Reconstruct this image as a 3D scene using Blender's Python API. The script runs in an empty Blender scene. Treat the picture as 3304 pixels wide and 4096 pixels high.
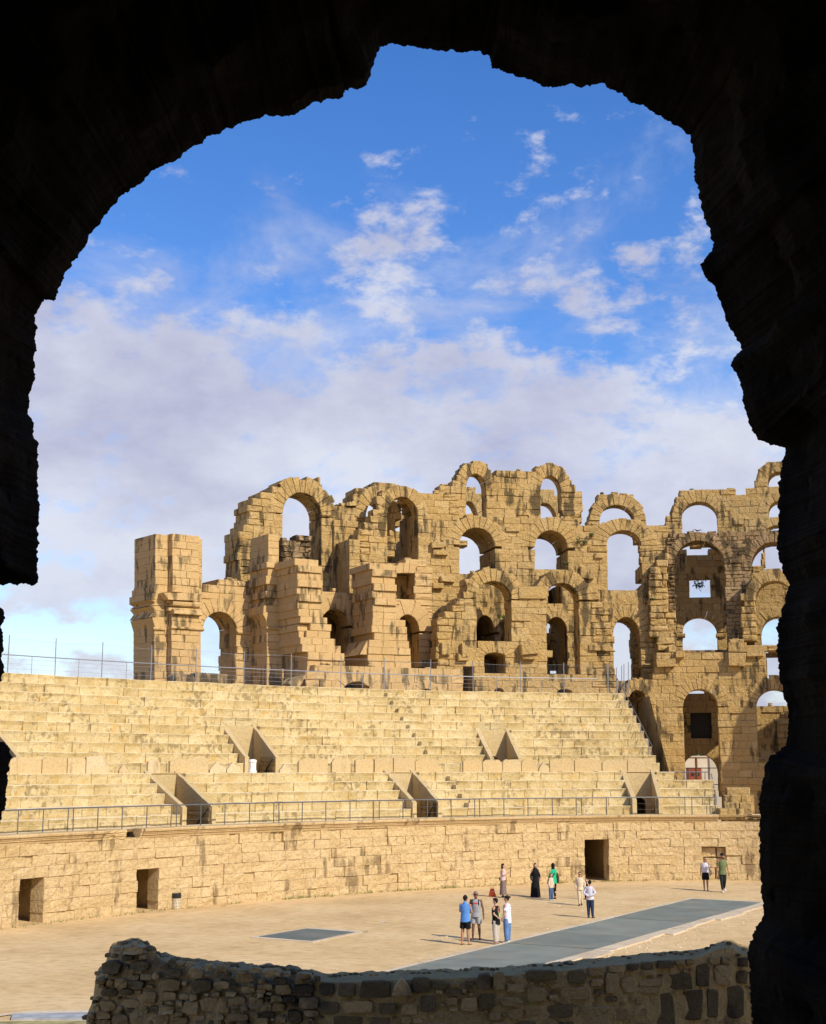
import bpy, bmesh, math, random
import numpy as np
from mathutils import Vector, noise
R = math.radians
sc = bpy.context.scene
col = sc.collection
random.seed(7)

# ------------------------------------------------------------------ camera
F = 5660.0                       # focal length in photograph pixels (3304 x 4096)
PIT = math.atan(1012 / F)
CH = 6.4                         # eye height above the arena sand
cam = bpy.data.cameras.new('camera'); camo = bpy.data.objects.new('camera', cam); col.objects.link(camo)
camo.location = (0, 0, CH); camo.rotation_euler = (R(90) + PIT, 0, 0)
cam.sensor_fit = 'VERTICAL'; cam.sensor_height = 36; cam.lens = 36 * F / 4096
cam.clip_start = .05; cam.clip_end = 6000
sc.camera = camo

# ------------------------------------------------------------------ light
SUN_EL = R(37)
sh = Vector((-.70, .714)).normalized()             # direction in which shadows fall
SUNV = Vector((-sh.x * math.cos(SUN_EL), -sh.y * math.cos(SUN_EL), math.sin(SUN_EL)))
sl = bpy.data.lights.new('sun', 'SUN'); sl.energy = 5.0; sl.angle = R(.5); sl.color = (1.0, .90, .72)
slo = bpy.data.objects.new('sun', sl); col.objects.link(slo)
slo.rotation_euler = (-SUNV).to_track_quat('-Z', 'Y').to_euler(); slo.location = (30, -40, 60)
sc.view_settings.view_transform = 'Standard'; sc.view_settings.look = 'None'
sc.view_settings.exposure = -0.12; sc.view_settings.gamma = 1.0
sc.cycles.use_denoising = True
sc.cycles.max_bounces = 6; sc.cycles.diffuse_bounces = 3; sc.cycles.glossy_bounces = 2

def NT(m):
    nt = m.node_tree; n = nt.nodes; l = nt.links
    def nd(t, **k):
        x = n.new(t)
        for a, b in k.items():
            if a.startswith('i_'):
                x.inputs[int(a[2:])].default_value = b
            else: setattr(x, a, b)
        return x
    return nt, nd, l.new
def ramp(nd, pts):
    r = nd('ShaderNodeValToRGB'); e = r.color_ramp.elements
    while len(e) < len(pts): e.new(.5)
    for q, (p, c) in zip(e, pts):
        q.position = p; q.color = (c, c, c, 1) if not hasattr(c, '__len__') else (*c, 1)
    return r

CLOUD_LO, CLOUD_HI = (4.5, 4.6, 6.1), (6.9, 7.15, 8.1)
w = bpy.data.worlds.new('World'); sc.world = w; w.use_nodes = True
nt, nd, ln = NT(w); nt.nodes.clear()
out = nd('ShaderNodeOutputWorld'); bg = nd('ShaderNodeBackground'); bg.inputs[1].default_value = .118
sky = nd('ShaderNodeTexSky', sky_type='NISHITA', sun_disc=False, sun_elevation=SUN_EL,
         sun_rotation=math.atan2(SUNV.x, SUNV.y), altitude=100, air_density=1.0, dust_density=.4, ozone_density=2.5)
hs = nd('ShaderNodeHueSaturation'); hs.inputs['Hue'].default_value = .508; hs.inputs['Saturation'].default_value = 1.32; hs.inputs['Value'].default_value = 1.75
tint = nd('ShaderNodeMix', data_type='RGBA', blend_type='MULTIPLY'); tint.inputs['Factor'].default_value = 1; tint.inputs['B'].default_value = (1.0, .96, 1.0, 1)
ln(sky.outputs[0], tint.inputs['A']); ln(tint.outputs['Result'], hs.inputs['Color'])
tc = nd('ShaderNodeTexCoord'); sep = nd('ShaderNodeSeparateXYZ'); ln(tc.outputs['Generated'], sep.inputs[0])
zc = nd('ShaderNodeMath', operation='MAXIMUM', i_1=0.0); ln(sep.outputs[2], zc.inputs[0])
vs = nd('ShaderNodeMapping'); vs.inputs['Scale'].default_value = (1, 1, 1.75); vs.inputs['Location'].default_value = (.35, .1, .0); ln(tc.outputs['Generated'], vs.inputs[0])
def wn(scale, det, rough=.55, dist=0., loc=(0, 0, 0)):
    mp = nd('ShaderNodeMapping'); mp.inputs['Location'].default_value = loc; ln(vs.outputs[0], mp.inputs[0])
    n = nd('ShaderNodeTexNoise'); n.inputs['Scale'].default_value = scale; n.inputs['Detail'].default_value = det; n.inputs['Roughness'].default_value = rough; n.inputs['Distortion'].default_value = dist
    ln(mp.outputs[0], n.inputs['Vector']); return n.outputs[0]
nA = wn(17, 11, .62, .1); nB = wn(4.6, 4, loc=(1.2, 4, 2))
# cumulus banked up in the low sky, single puffs above, clear overhead
cov = ramp(nd, [(0, .76), (.05, .68), (.09, .52), (.13, .66), (.22, .74), (.28, .58), (.35, .42), (.46, .27), (1, .2)])
ln(zc.outputs[0], cov.inputs[0])
a1 = nd('ShaderNodeMath', operation='MULTIPLY_ADD', i_1=.5); ln(nB, a1.inputs[0]); ln(nA, a1.inputs[2])
a2 = nd('ShaderNodeMath', operation='MULTIPLY_ADD', i_1=.75); ln(cov.outputs[0], a2.inputs[0]); ln(a1.outputs[0], a2.inputs[2])
def sstep(sock, lo, hi, top):
    r = nd('ShaderNodeMapRange', interpolation_type='SMOOTHSTEP'); r.inputs[1].default_value = lo; r.inputs[2].default_value = hi; r.inputs[3].default_value = 0; r.inputs[4].default_value = top
    ln(sock, r.inputs[0]); return r.outputs[0]
puff = sstep(a2.outputs[0], 1.09, 1.26, .9)
# a thin veil between the puffs
v1 = nd('ShaderNodeMath', operation='MULTIPLY_ADD', i_1=.9); ln(cov.outputs[0], v1.inputs[0]); ln(wn(6.5, 9, .62, .3, (5, 2, 1)), v1.inputs[2])
veil = sstep(v1.outputs[0], .86, 1.2, .72)
i1 = nd('ShaderNodeMath', operation='SUBTRACT', i_0=1.0); ln(puff, i1.inputs[1]); i2 = nd('ShaderNodeMath', operation='SUBTRACT', i_0=1.0); ln(veil, i2.inputs[1])
i3 = nd('ShaderNodeMath', operation='MULTIPLY'); ln(i1.outputs[0], i3.inputs[0]); ln(i2.outputs[0], i3.inputs[1])
cm = nd('ShaderNodeMath', operation='SUBTRACT', i_0=1.0); ln(i3.outputs[0], cm.inputs[1])
shc = ramp(nd, [(.38, CLOUD_LO), (.60, CLOUD_HI)]); ln(wn(4.2, 7, .6, .0, (3, 1, 5)), shc.inputs[0])
# far low cloud is seen through more air
lowc = nd('ShaderNodeMapRange'); lowc.inputs[1].default_value = .0; lowc.inputs[2].default_value = .17; lowc.inputs[3].default_value = .86; lowc.inputs[4].default_value = 1.0
ln(zc.outputs[0], lowc.inputs[0])
shm = nd('ShaderNodeVectorMath', operation='SCALE'); ln(shc.outputs[0], shm.inputs[0]); ln(lowc.outputs[0], shm.inputs['Scale'])
mx = nd('ShaderNodeMix', data_type='RGBA'); ln(cm.outputs[0], mx.inputs['Factor']); ln(hs.outputs[0], mx.inputs['A']); ln(shm.outputs[0], mx.inputs['B'])
ln(mx.outputs['Result'], bg.inputs[0]); ln(bg.outputs[0], out.inputs[0])

# ------------------------------------------------------------------ materials
def mat(name, rough=.9, spec=.2):
    m = bpy.data.materials.new(name); m.use_nodes = True
    b = m.node_tree.nodes['Principled BSDF']; b.inputs['Roughness'].default_value = rough
    b.inputs['Specular IOR Level'].default_value = spec
    return m, b
def plain(name, c, rough=.7, spec=.3, metal=0, vary=.0, scale=30):
    m, b = mat(name, rough, spec); b.inputs['Metallic'].default_value = metal
    if vary:
        nt, nd, ln = NT(m); g = nd('ShaderNodeNewGeometry'); n = nd('ShaderNodeTexNoise'); n.inputs['Scale'].default_value = scale; n.inputs['Detail'].default_value = 4
        ln(g.outputs['Position'], n.inputs['Vector'])
        r = ramp(nd, [(.3, tuple(x * (1 - vary) for x in c)), (.7, tuple(min(1, x * (1 + vary)) for x in c))])
        ln(n.outputs[0], r.inputs[0]); ln(r.outputs[0], b.inputs['Base Color'])
    else: b.inputs['Base Color'].default_value = (*c, 1)
    return m
def stone(name, ca, cb, cc, stain=.5, stain_col=(.05, .04, .025), streak=1.0, bump=.25, grain=9.0, pits=1.0, patch=None, bs=1.0, own=.16, stretch=None, ss=2.2):
    """ca..cb: block to block colour; cc: bleached / ochre patches; stains: lichen and soot with a shape of their own"""
    m, b = mat(name, .93, .12); nt, nd, ln = NT(m)
    g = nd('ShaderNodeNewGeometry'); at = nd('ShaderNodeAttribute', attribute_name='rnd')
    def nz(scale, det, sx=(1, 1, 1), loc=(0, 0, 0), rough=.55):
        mp = nd('ShaderNodeMapping'); mp.inputs['Scale'].default_value = sx; mp.inputs['Location'].default_value = loc
        ln(g.outputs['Position'], mp.inputs[0])
        n = nd('ShaderNodeTexNoise'); n.inputs['Scale'].default_value = scale; n.inputs['Detail'].default_value = det; n.inputs['Roughness'].default_value = rough
        ln(mp.outputs[0], n.inputs['Vector']); return n.outputs[0]
    base = ramp(nd, [(0, ca), (.5, tuple((x + y) / 2 for x, y in zip(ca, cb))), (1, cb)]); ln(at.outputs['Fac'], base.inputs[0])
    n1 = nz(.9, 6); r1 = ramp(nd, [(.38, 0), (.68, 1)]); ln(n1, r1.inputs[0])
    m1 = nd('ShaderNodeMix', data_type='RGBA'); mf = nd('ShaderNodeMath', operation='MULTIPLY', i_1=.62); ln(r1.outputs[0], mf.inputs[0])
    ln(mf.outputs[0], m1.inputs['Factor']); ln(base.outputs[0], m1.inputs['A']); m1.inputs['B'].default_value = (*cc, 1)
    # fine grain
    n2 = nz(grain, 8, rough=.7); r2 = ramp(nd, [(.25, .62), (.5, 1.0), (.8, 1.22)]); ln(n2, r2.inputs[0])
    m2 = nd('ShaderNodeMix', data_type='RGBA', blend_type='MULTIPLY'); m2.inputs['Factor'].default_value = .8
    ln(m1.outputs['Result'], m2.inputs['A']); ln(r2.outputs[0], m2.inputs['B'])
    # lichen / run-off streaks
    n3 = nz(ss, 6, stretch or (1, 1, .22 if streak else 1)); n4 = nz(.35, 3, loc=(7, 3, 1))
    ad = nd('ShaderNodeMath', operation='MULTIPLY_ADD', i_1=.75); ln(n4, ad.inputs[0]); ln(n3, ad.inputs[2])
    at2 = nd('ShaderNodeMath', operation='MULTIPLY_ADD', i_1=own); ln(at.outputs['Fac'], at2.inputs[0]); ln(ad.outputs[0], at2.inputs[2])
    lo = 1.12 - .24 * stain
    r3 = nd('ShaderNodeMapRange', interpolation_type='SMOOTHSTEP'); r3.inputs[1].default_value = lo; r3.inputs[2].default_value = lo + .16; r3.inputs[4].default_value = min(.92, .55 + .4 * stain)
    ln(at2.outputs[0], r3.inputs[0])
    m3 = nd('ShaderNodeMix', data_type='RGBA'); ln(r3.outputs[0], m3.inputs['Factor']); ln(m2.outputs['Result'], m3.inputs['A']); m3.inputs['B'].default_value = (*stain_col, 1)
    last = m3.outputs['Result']
    if patch:   # moss / ochre patches
        n5 = nz(1.7, 5, loc=(3, 9, 4)); r5 = ramp(nd, [(.55, 0), (.72, .8)]); ln(n5, r5.inputs[0])
        m5 = nd('ShaderNodeMix', data_type='RGBA'); ln(r5.outputs[0], m5.inputs['Factor']); ln(last, m5.inputs['A']); m5.inputs['B'].default_value = (*patch, 1); last = m5.outputs['Result']
    ln(last, b.inputs['Base Color'])
    # relief: weathering and pits
    n6 = nz(3.2 * bs, 9, rough=.68); vo = nd('ShaderNodeTexVoronoi'); vo.inputs['Scale'].default_value = 5.5 * bs; ln(g.outputs['Position'], vo.inputs['Vector'])
    rv = ramp(nd, [(.05, 0), (.2, 1)]); ln(vo.outputs['Distance'], rv.inputs[0])
    hh = nd('ShaderNodeMath', operation='MULTIPLY_ADD', i_1=.25 * pits); ln(rv.outputs[0], hh.inputs[0]); ln(n6, hh.inputs[2])
    bp = nd('ShaderNodeBump'); bp.inputs['Strength'].default_value = .85; bp.inputs['Distance'].default_value = bump
    ln(hh.outputs[0], bp.inputs['Height']); ln(bp.outputs[0], b.inputs['Normal'])
    return m
M = {}
M['ruin'] = stone('ruin_stone', (.48, .325, .13), (.60, .425, .19), (.57, .365, .125), stain=.74, stain_col=(.075, .056, .03), bump=.3, own=.1)
M['ruin_rough'] = stone('rubble_concrete', (.40, .27, .14), (.52, .37, .2), (.30, .2, .09), stain=.85, stain_col=(.09, .07, .04), bump=.45, grain=7)
M['tower'] = stone('dressed_stone', (.53, .36, .16), (.60, .42, .20), (.57, .375, .16), stain=.58, stain_col=(.085, .065, .035), bump=.08, pits=.3)
M['seat'] = stone('seat_stone', (.49, .365, .16), (.62, .48, .235), (.72, .60, .36), stain=.62, stain_col=(.27, .205, .095), own=.09, stretch=(1, 1, .8), ss=3.6, bump=.14, patch=(.56, .37, .12))
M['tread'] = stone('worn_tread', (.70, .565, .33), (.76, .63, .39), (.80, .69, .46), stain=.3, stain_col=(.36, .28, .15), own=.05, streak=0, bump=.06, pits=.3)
M['podium'] = stone('podium_stone', (.62, .445, .215), (.68, .50, .255), (.74, .56, .31), stain=.3, stain_col=(.16, .1, .045), bump=.2, bs=1.8, grain=6)
M['podium_stain'] = stone('stained_podium_stone', (.50, .36, .185), (.56, .42, .22), (.42, .29, .14), stain=1.5, stain_col=(.06, .05, .03), bump=.3, grain=6)
M['slab'] = stone('parapet_slab_stone', (.53, .39, .195), (.62, .50, .31), (.58, .41, .19), stain=.4, stain_col=(.3, .2, .1), bump=.05, pits=.2)
M['cheek'] = stone('cheek_stone', (.52, .395, .20), (.60, .465, .25), (.57, .42, .2), stain=.2, stain_col=(.2, .13, .06), bump=.06, pits=.2)
M['marble'] = stone('white_marble', (.78, .75, .70), (.86, .84, .8), (.7, .66, .58), stain=.1, bump=.03, pits=0)
M['mortar'] = stone('joint_mortar', (.34, .24, .12), (.4, .28, .15), (.3, .2, .1), stain=.3, bump=.1)
M['cornice'] = stone('cornice_stone', (.56, .41, .205), (.64, .48, .26), (.52, .36, .17), stain=.36, stain_col=(.14, .09, .04), bump=.07, pits=.4)
M['darkening'] = stone('darkened_vault_stone', (.007, .0055, .003), (.012, .009, .0045), (.06, .041, .016), stain=.6, stain_col=(.012, .01, .008), bump=.12)  # base colour near black, deepening the shade inside the vault
M['shade_stone'] = stone('grey_rubble', (.33, .225, .095), (.60, .43, .20), (.46, .31, .12), stain=.4, stain_col=(.04, .037, .033), streak=0, bump=.05, grain=28, bs=5)
M['dark_stone'] = stone('dark_basalt', (.11, .082, .042), (.21, .158, .08), (.30, .21, .09), stain=.4, stain_col=(.025, .025, .024), streak=0, bump=.055, grain=26, bs=5)
M['lime'] = stone('lime_mortar', (.50, .36, .15), (.55, .40, .17), (.38, .27, .11), stain=.3, stain_col=(.07, .06, .045), streak=0, bump=.06, grain=18, bs=4)
M['rail'] = plain('galvanised_steel', (.30, .31, .33), .5, .5, .5)
M['rail_dark'] = plain('painted_steel', (.13, .125, .125), .5, .5, .2)
M['iron'] = plain('dark_iron', (.03, .028, .026), .6, .4)

# ------------------------------------------------------------------ the arena curve: s runs along the podium (m, left to right), d outward, h up
UA = np.array([.50343, .86403]); VA = np.array([-UA[1], UA[0]]); EC = np.array([14.988, 69.7465]); CEN = EC - 25.5 * UA
_t = np.linspace(-1.2, 2.6, 4000); _e = 2 / 1.8; _c, _s = np.cos(_t), np.sin(_t)
_P = CEN + (39 * np.sign(_c) * abs(_c) ** _e)[:, None] * UA + (21.5 * np.sign(_s) * abs(_s) ** _e)[:, None] * VA
_d = np.r_[0, np.cumsum(np.hypot(*np.diff(_P, axis=0).T))]; _S = np.arange(0, _d[-1], .1)
_P = np.c_[np.interp(_S, _d, _P[:, 0]), np.interp(_S, _d, _P[:, 1])]
_T = np.gradient(_P, axis=0); _T /= np.hypot(*_T.T)[:, None]
_k = np.exp(-(np.arange(-80, 81) / 30.) ** 2); _k /= _k.sum()
_T = np.c_[np.convolve(np.pad(_T[:, 0], 80, 'edge'), _k, 'valid'), np.convolve(np.pad(_T[:, 1], 80, 'edge'), _k, 'valid')]
_T /= np.hypot(*_T.T)[:, None]
AN = _P[::-1].copy(); NN = np.c_[_T[:, 1], -_T[:, 0]][::-1].copy()
AL = AN.tolist(); NL = NN.tolist(); NS = len(AL)
def fr(s):
    i = min(max(s * 10, 0), NS - 1.001); k = int(i); t = i - k
    a, b = AL[k], AL[k + 1]; n, m = NL[k], NL[k + 1]
    return a[0] + (b[0] - a[0]) * t, a[1] + (b[1] - a[1]) * t, n[0] + (m[0] - n[0]) * t, n[1] + (m[1] - n[1]) * t
def W(s, d, h):
    x, y, nx, ny = fr(s); return (x + d * nx, y + d * ny, h)
def G(s, d):                      # metres along the wall per metre of s at offset d
    a = W(s - .5, d, 0); b = W(s + .5, d, 0); return math.hypot(a[0] - b[0], a[1] - b[1])
CP, SP = math.cos(PIT), math.sin(PIT)
def ray(x, y):
    a = (x - 1652) / F; b = -(y - 2048) / F
    return a, CP - b * SP, SP + b * CP
_cache = {}
def UP(x, y, d):                  # where the line of sight meets the upright surface at offset d -> (s, h)
    if d not in _cache: _cache[d] = AN + d * NN
    Q = _cache[d]; r = ray(x, y)
    cr = Q[:, 0] * r[1] - Q[:, 1] * r[0]
    ok = np.where((cr[:-1] * cr[1:] <= 0) & (Q[:-1, 1] > 30))[0]
    i = ok[np.argmax(Q[ok, 1])]; t = cr[i] / (cr[i] - cr[i + 1])
    q = Q[i] * (1 - t) + Q[i + 1] * t
    return (i + t) * .1, CH + q[1] / r[1] * r[2]
def GND(x, y, z=0.0):
    r = ray(x, y); k = (z - CH) / r[2]
    return Vector((r[0] * k, r[1] * k, z))
def ATY(x, y, Y):                 # the point of the line of sight that lies at depth Y
    r = ray(x, y); k = Y / r[1]
    return Vector((r[0] * k, Y, CH + r[2] * k))

# ------------------------------------------------------------------ mesh helpers
class MB:
    def __init__(s): s.v = []; s.f = []; s.r = []; s.area = 0; s.mi = None
    def add(s, vs, fs, rnd=None):
        o = len(s.v); s.v += [tuple(p) for p in vs]; s.f += [tuple(i + o for i in q) for q in fs]
        s.r += [random.random() if rnd is None else rnd] * len(fs); return s
    def join(s, m):
        o = len(s.v); s.v += m.v; s.f += [tuple(i + o for i in q) for q in m.f]; s.r += m.r
        if m.mi: s.mi = (s.mi or []) + m.mi
        return s
    def build(s, name, m, parent=None, smooth=False, kind=None):
        me = bpy.data.meshes.new(name)
        L = parent.location if parent else (0, 0, 0)
        if parent and parent.parent: L = L + parent.parent.location
        me.from_pydata([(p[0] - L[0], p[1] - L[1], p[2] - L[2]) for p in s.v], [], s.f)
        a = me.attributes.new('rnd', 'FLOAT', 'FACE'); a.data.foreach_set('value', s.r)
        for q in (m if isinstance(m, (list, tuple)) else [m]): me.materials.append(q if not isinstance(q, str) else M[q])
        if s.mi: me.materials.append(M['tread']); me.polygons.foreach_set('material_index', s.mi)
        if smooth: me.polygons.foreach_set('use_smooth', [True] * len(me.polygons))
        o = bpy.data.objects.new(name, me); col.objects.link(o)
        if parent: o.parent = parent
        if kind: o['kind'] = kind
        return o
def tag(o, label=None, cat=None, group=None, kind=None):
    for k, v in (('label', label), ('category', cat), ('group', group), ('kind', kind)):
        if v: o[k] = v
    return o
def empty(name, loc, label=None, cat=None, group=None):
    o = bpy.data.objects.new(name, None); col.objects.link(o); o.location = loc; o.empty_display_size = .2
    return tag(o, label, cat, group)
def box(mb, x0, x1, y0, y1, z0, z1, rnd=None):
    return mb.add([(x0, y0, z0), (x1, y0, z0), (x1, y1, z0), (x0, y1, z0), (x0, y0, z1), (x1, y0, z1), (x1, y1, z1), (x0, y1, z1)],
                  [(0, 3, 2, 1), (4, 5, 6, 7), (0, 1, 5, 4), (1, 2, 6, 5), (2, 3, 7, 6), (3, 0, 4, 7)], rnd)
def bar(mb, a, b, r, n=6):
    a = Vector(a); b = Vector(b); z = (b - a).normalized(); x = z.orthogonal().normalized(); y = z.cross(x)
    vs = []
    for p in (a, b):
        for i in range(n):
            t = 2 * math.pi * i / n; vs.append(p + x * (math.cos(t) * r) + y * (math.sin(t) * r))
    return mb.add(vs, [(i, (i + 1) % n, n + (i + 1) % n, n + i) for i in range(n)] + [tuple(range(n))[::-1], tuple(range(n, 2 * n))], .5)
rg = random.Random(3)
def block(s0, s1, d0, d1, h0, h1, gap=.012, c=.03, rough=.02, fine=True, rnd=None, lip=0):
    """one squared stone, slightly worn; s/d/h box on the arena curve"""
    g = G((s0 + s1) / 2, d0); gs = gap / g; cs = c / g
    s0 += gs; s1 -= gs; h0 += gap * .6; h1 -= gap * .6; U = rg.uniform
    m = MB(); sm = (s0 + s1) / 2 + U(-.1, .1) * (s1 - s0); hm = ((h0 + h1) / 2 + U(-.08, .08) * (h1 - h0)) if not lip else h1 - (h1 - h0) * U(.2, .34)
    tilt = U(-1, 1) * rough * .5
    if fine:
        fs, fh = (s0 + cs, sm, s1 - cs), (h0 + c, hm, h1 - c)
        wr = lambda: max(-rough, min(rough * 2.2, rg.gauss(0, rough)))
        v = []
        for j in range(3):
            for i in range(3):
                v.append(W(fs[i] + U(-.25, .25) * cs * (i != 1), d0 + wr() + tilt * (i - 1) + (lip * (1, .9, 0)[j] if lip else 0), fh[j] - (.05 if lip and j == 1 else 0) + U(-.3, .3) * c * (j != 1)))
        ring = [(0, 0), (1, 0), (2, 0), (2, 1), (2, 2), (1, 2), (0, 2), (0, 1)]
        ss, hh = (s0, sm, s1), (h0, hm, h1)
        for i, j in ring: v.append(W(ss[i], d0 + c + max(0, rg.gauss(0, rough)), hh[j]))
        for i, j in ring: v.append(W(ss[i], d1, hh[j]))
        gi = [j * 3 + i for i, j in ring]
        fsx = [(0, 1, 4, 3), (1, 2, 5, 4), (3, 4, 7, 6), (4, 5, 8, 7)]
        for k in range(8):
            n = (k + 1) % 8; fsx.append((9 + k, 9 + n, gi[n], gi[k])); fsx.append((17 + k, 17 + n, 9 + n, 9 + k))
        fsx.append(tuple(range(24, 16, -1)))
    else:
        v = []
        for a, b in ((0, 0), (1, 0), (1, 1), (0, 1)):
            v.append(W((s0 + cs, s1 - cs)[a], d0 + U(-1, 1) * rough + tilt * (2 * a - 1), (h0 + c, h1 - c)[b]))
        for dd in (d0 + c, d1):
            for a, b in ((0, 0), (1, 0), (1, 1), (0, 1)): v.append(W((s0, s1)[a], dd, (h0, h1)[b]))
        fsx = [(0, 1, 2, 3), (11, 10, 9, 8)]
        for k in range(4):
            n = (k + 1) % 4; fsx += [(4 + k, 4 + n, n, k), (8 + k, 8 + n, 4 + n, 4 + k)]
    m.add(v, fsx, rg.random() if rnd is None else rnd); m.area = (s1 - s0) * g * (h1 - h0)
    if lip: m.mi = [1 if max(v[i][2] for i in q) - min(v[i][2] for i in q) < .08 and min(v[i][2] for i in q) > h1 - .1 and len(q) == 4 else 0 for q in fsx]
    return m
def prism(poly, d0, d1, c=.03, rough=.012, rnd=None, dfun=None):
    """a stone whose face is a polygon in (s, h), run from d0 back to d1"""
    n = len(poly); cx = sum(p[0] for p in poly) / n; cy = sum(p[1] for p in poly) / n
    U = rg.uniform; v = []
    for s, h in poly:
        L = math.hypot(s - cx, h - cy) or 1; k = max(0, 1 - c / L); v.append(W(cx + (s - cx) * k, d0 + U(-1, 1) * rough, cy + (h - cy) * k))
    for s, h in poly: v.append(W(s, d0 + c, h))
    for s, h in poly: v.append(W(s, d1, h))
    area = .5 * sum(poly[i][0] * poly[(i + 1) % n][1] - poly[(i + 1) % n][0] * poly[i][1] for i in range(n))
    f = [tuple(range(n)), tuple(range(3 * n - 1, 2 * n - 1, -1))]
    for k in range(n):
        q = (k + 1) % n; f += [(n + k, n + q, q, k), (2 * n + k, 2 * n + q, n + q, n + k)]
    if area < 0: f = [x[::-1] for x in f]
    m = MB(); m.add(v, f, rg.random() if rnd is None else rnd); m.area = abs(area) * G(cx, d0); return m
def finish(thing, pieces, material, name='stone_block', limit=300, rest='masonry'):
    pieces.sort(key=lambda p: -p[0].area if isinstance(p, tuple) else -p.area)
    rm = {}
    for i, p in enumerate(pieces):
        nm, mt = name, material
        if isinstance(p, tuple): p, nm, mt = p[0], p[1] or name, p[2] or material
        if i < limit: p.build(nm, mt, thing)
        else: rm.setdefault(mt, MB()).join(p)
    for mt, q in rm.items(): q.build(rest, mt, thing, kind='stuff')
def c1(x, y): return 500 + x / 2.17, 1850 + y / 2.17
def c2(x, y): return 1100 + x / 2.17, 1850 + y / 2.17
def c3(x, y): return 1700 + x / 2.17, 1850 + y / 2.17
def c4(x, y): return 2300 + x / 1.929, 1800 + y / 1.929
def c5(x, y): return 2400 + x / 1.92, 2600 + y / 1.92
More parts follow.
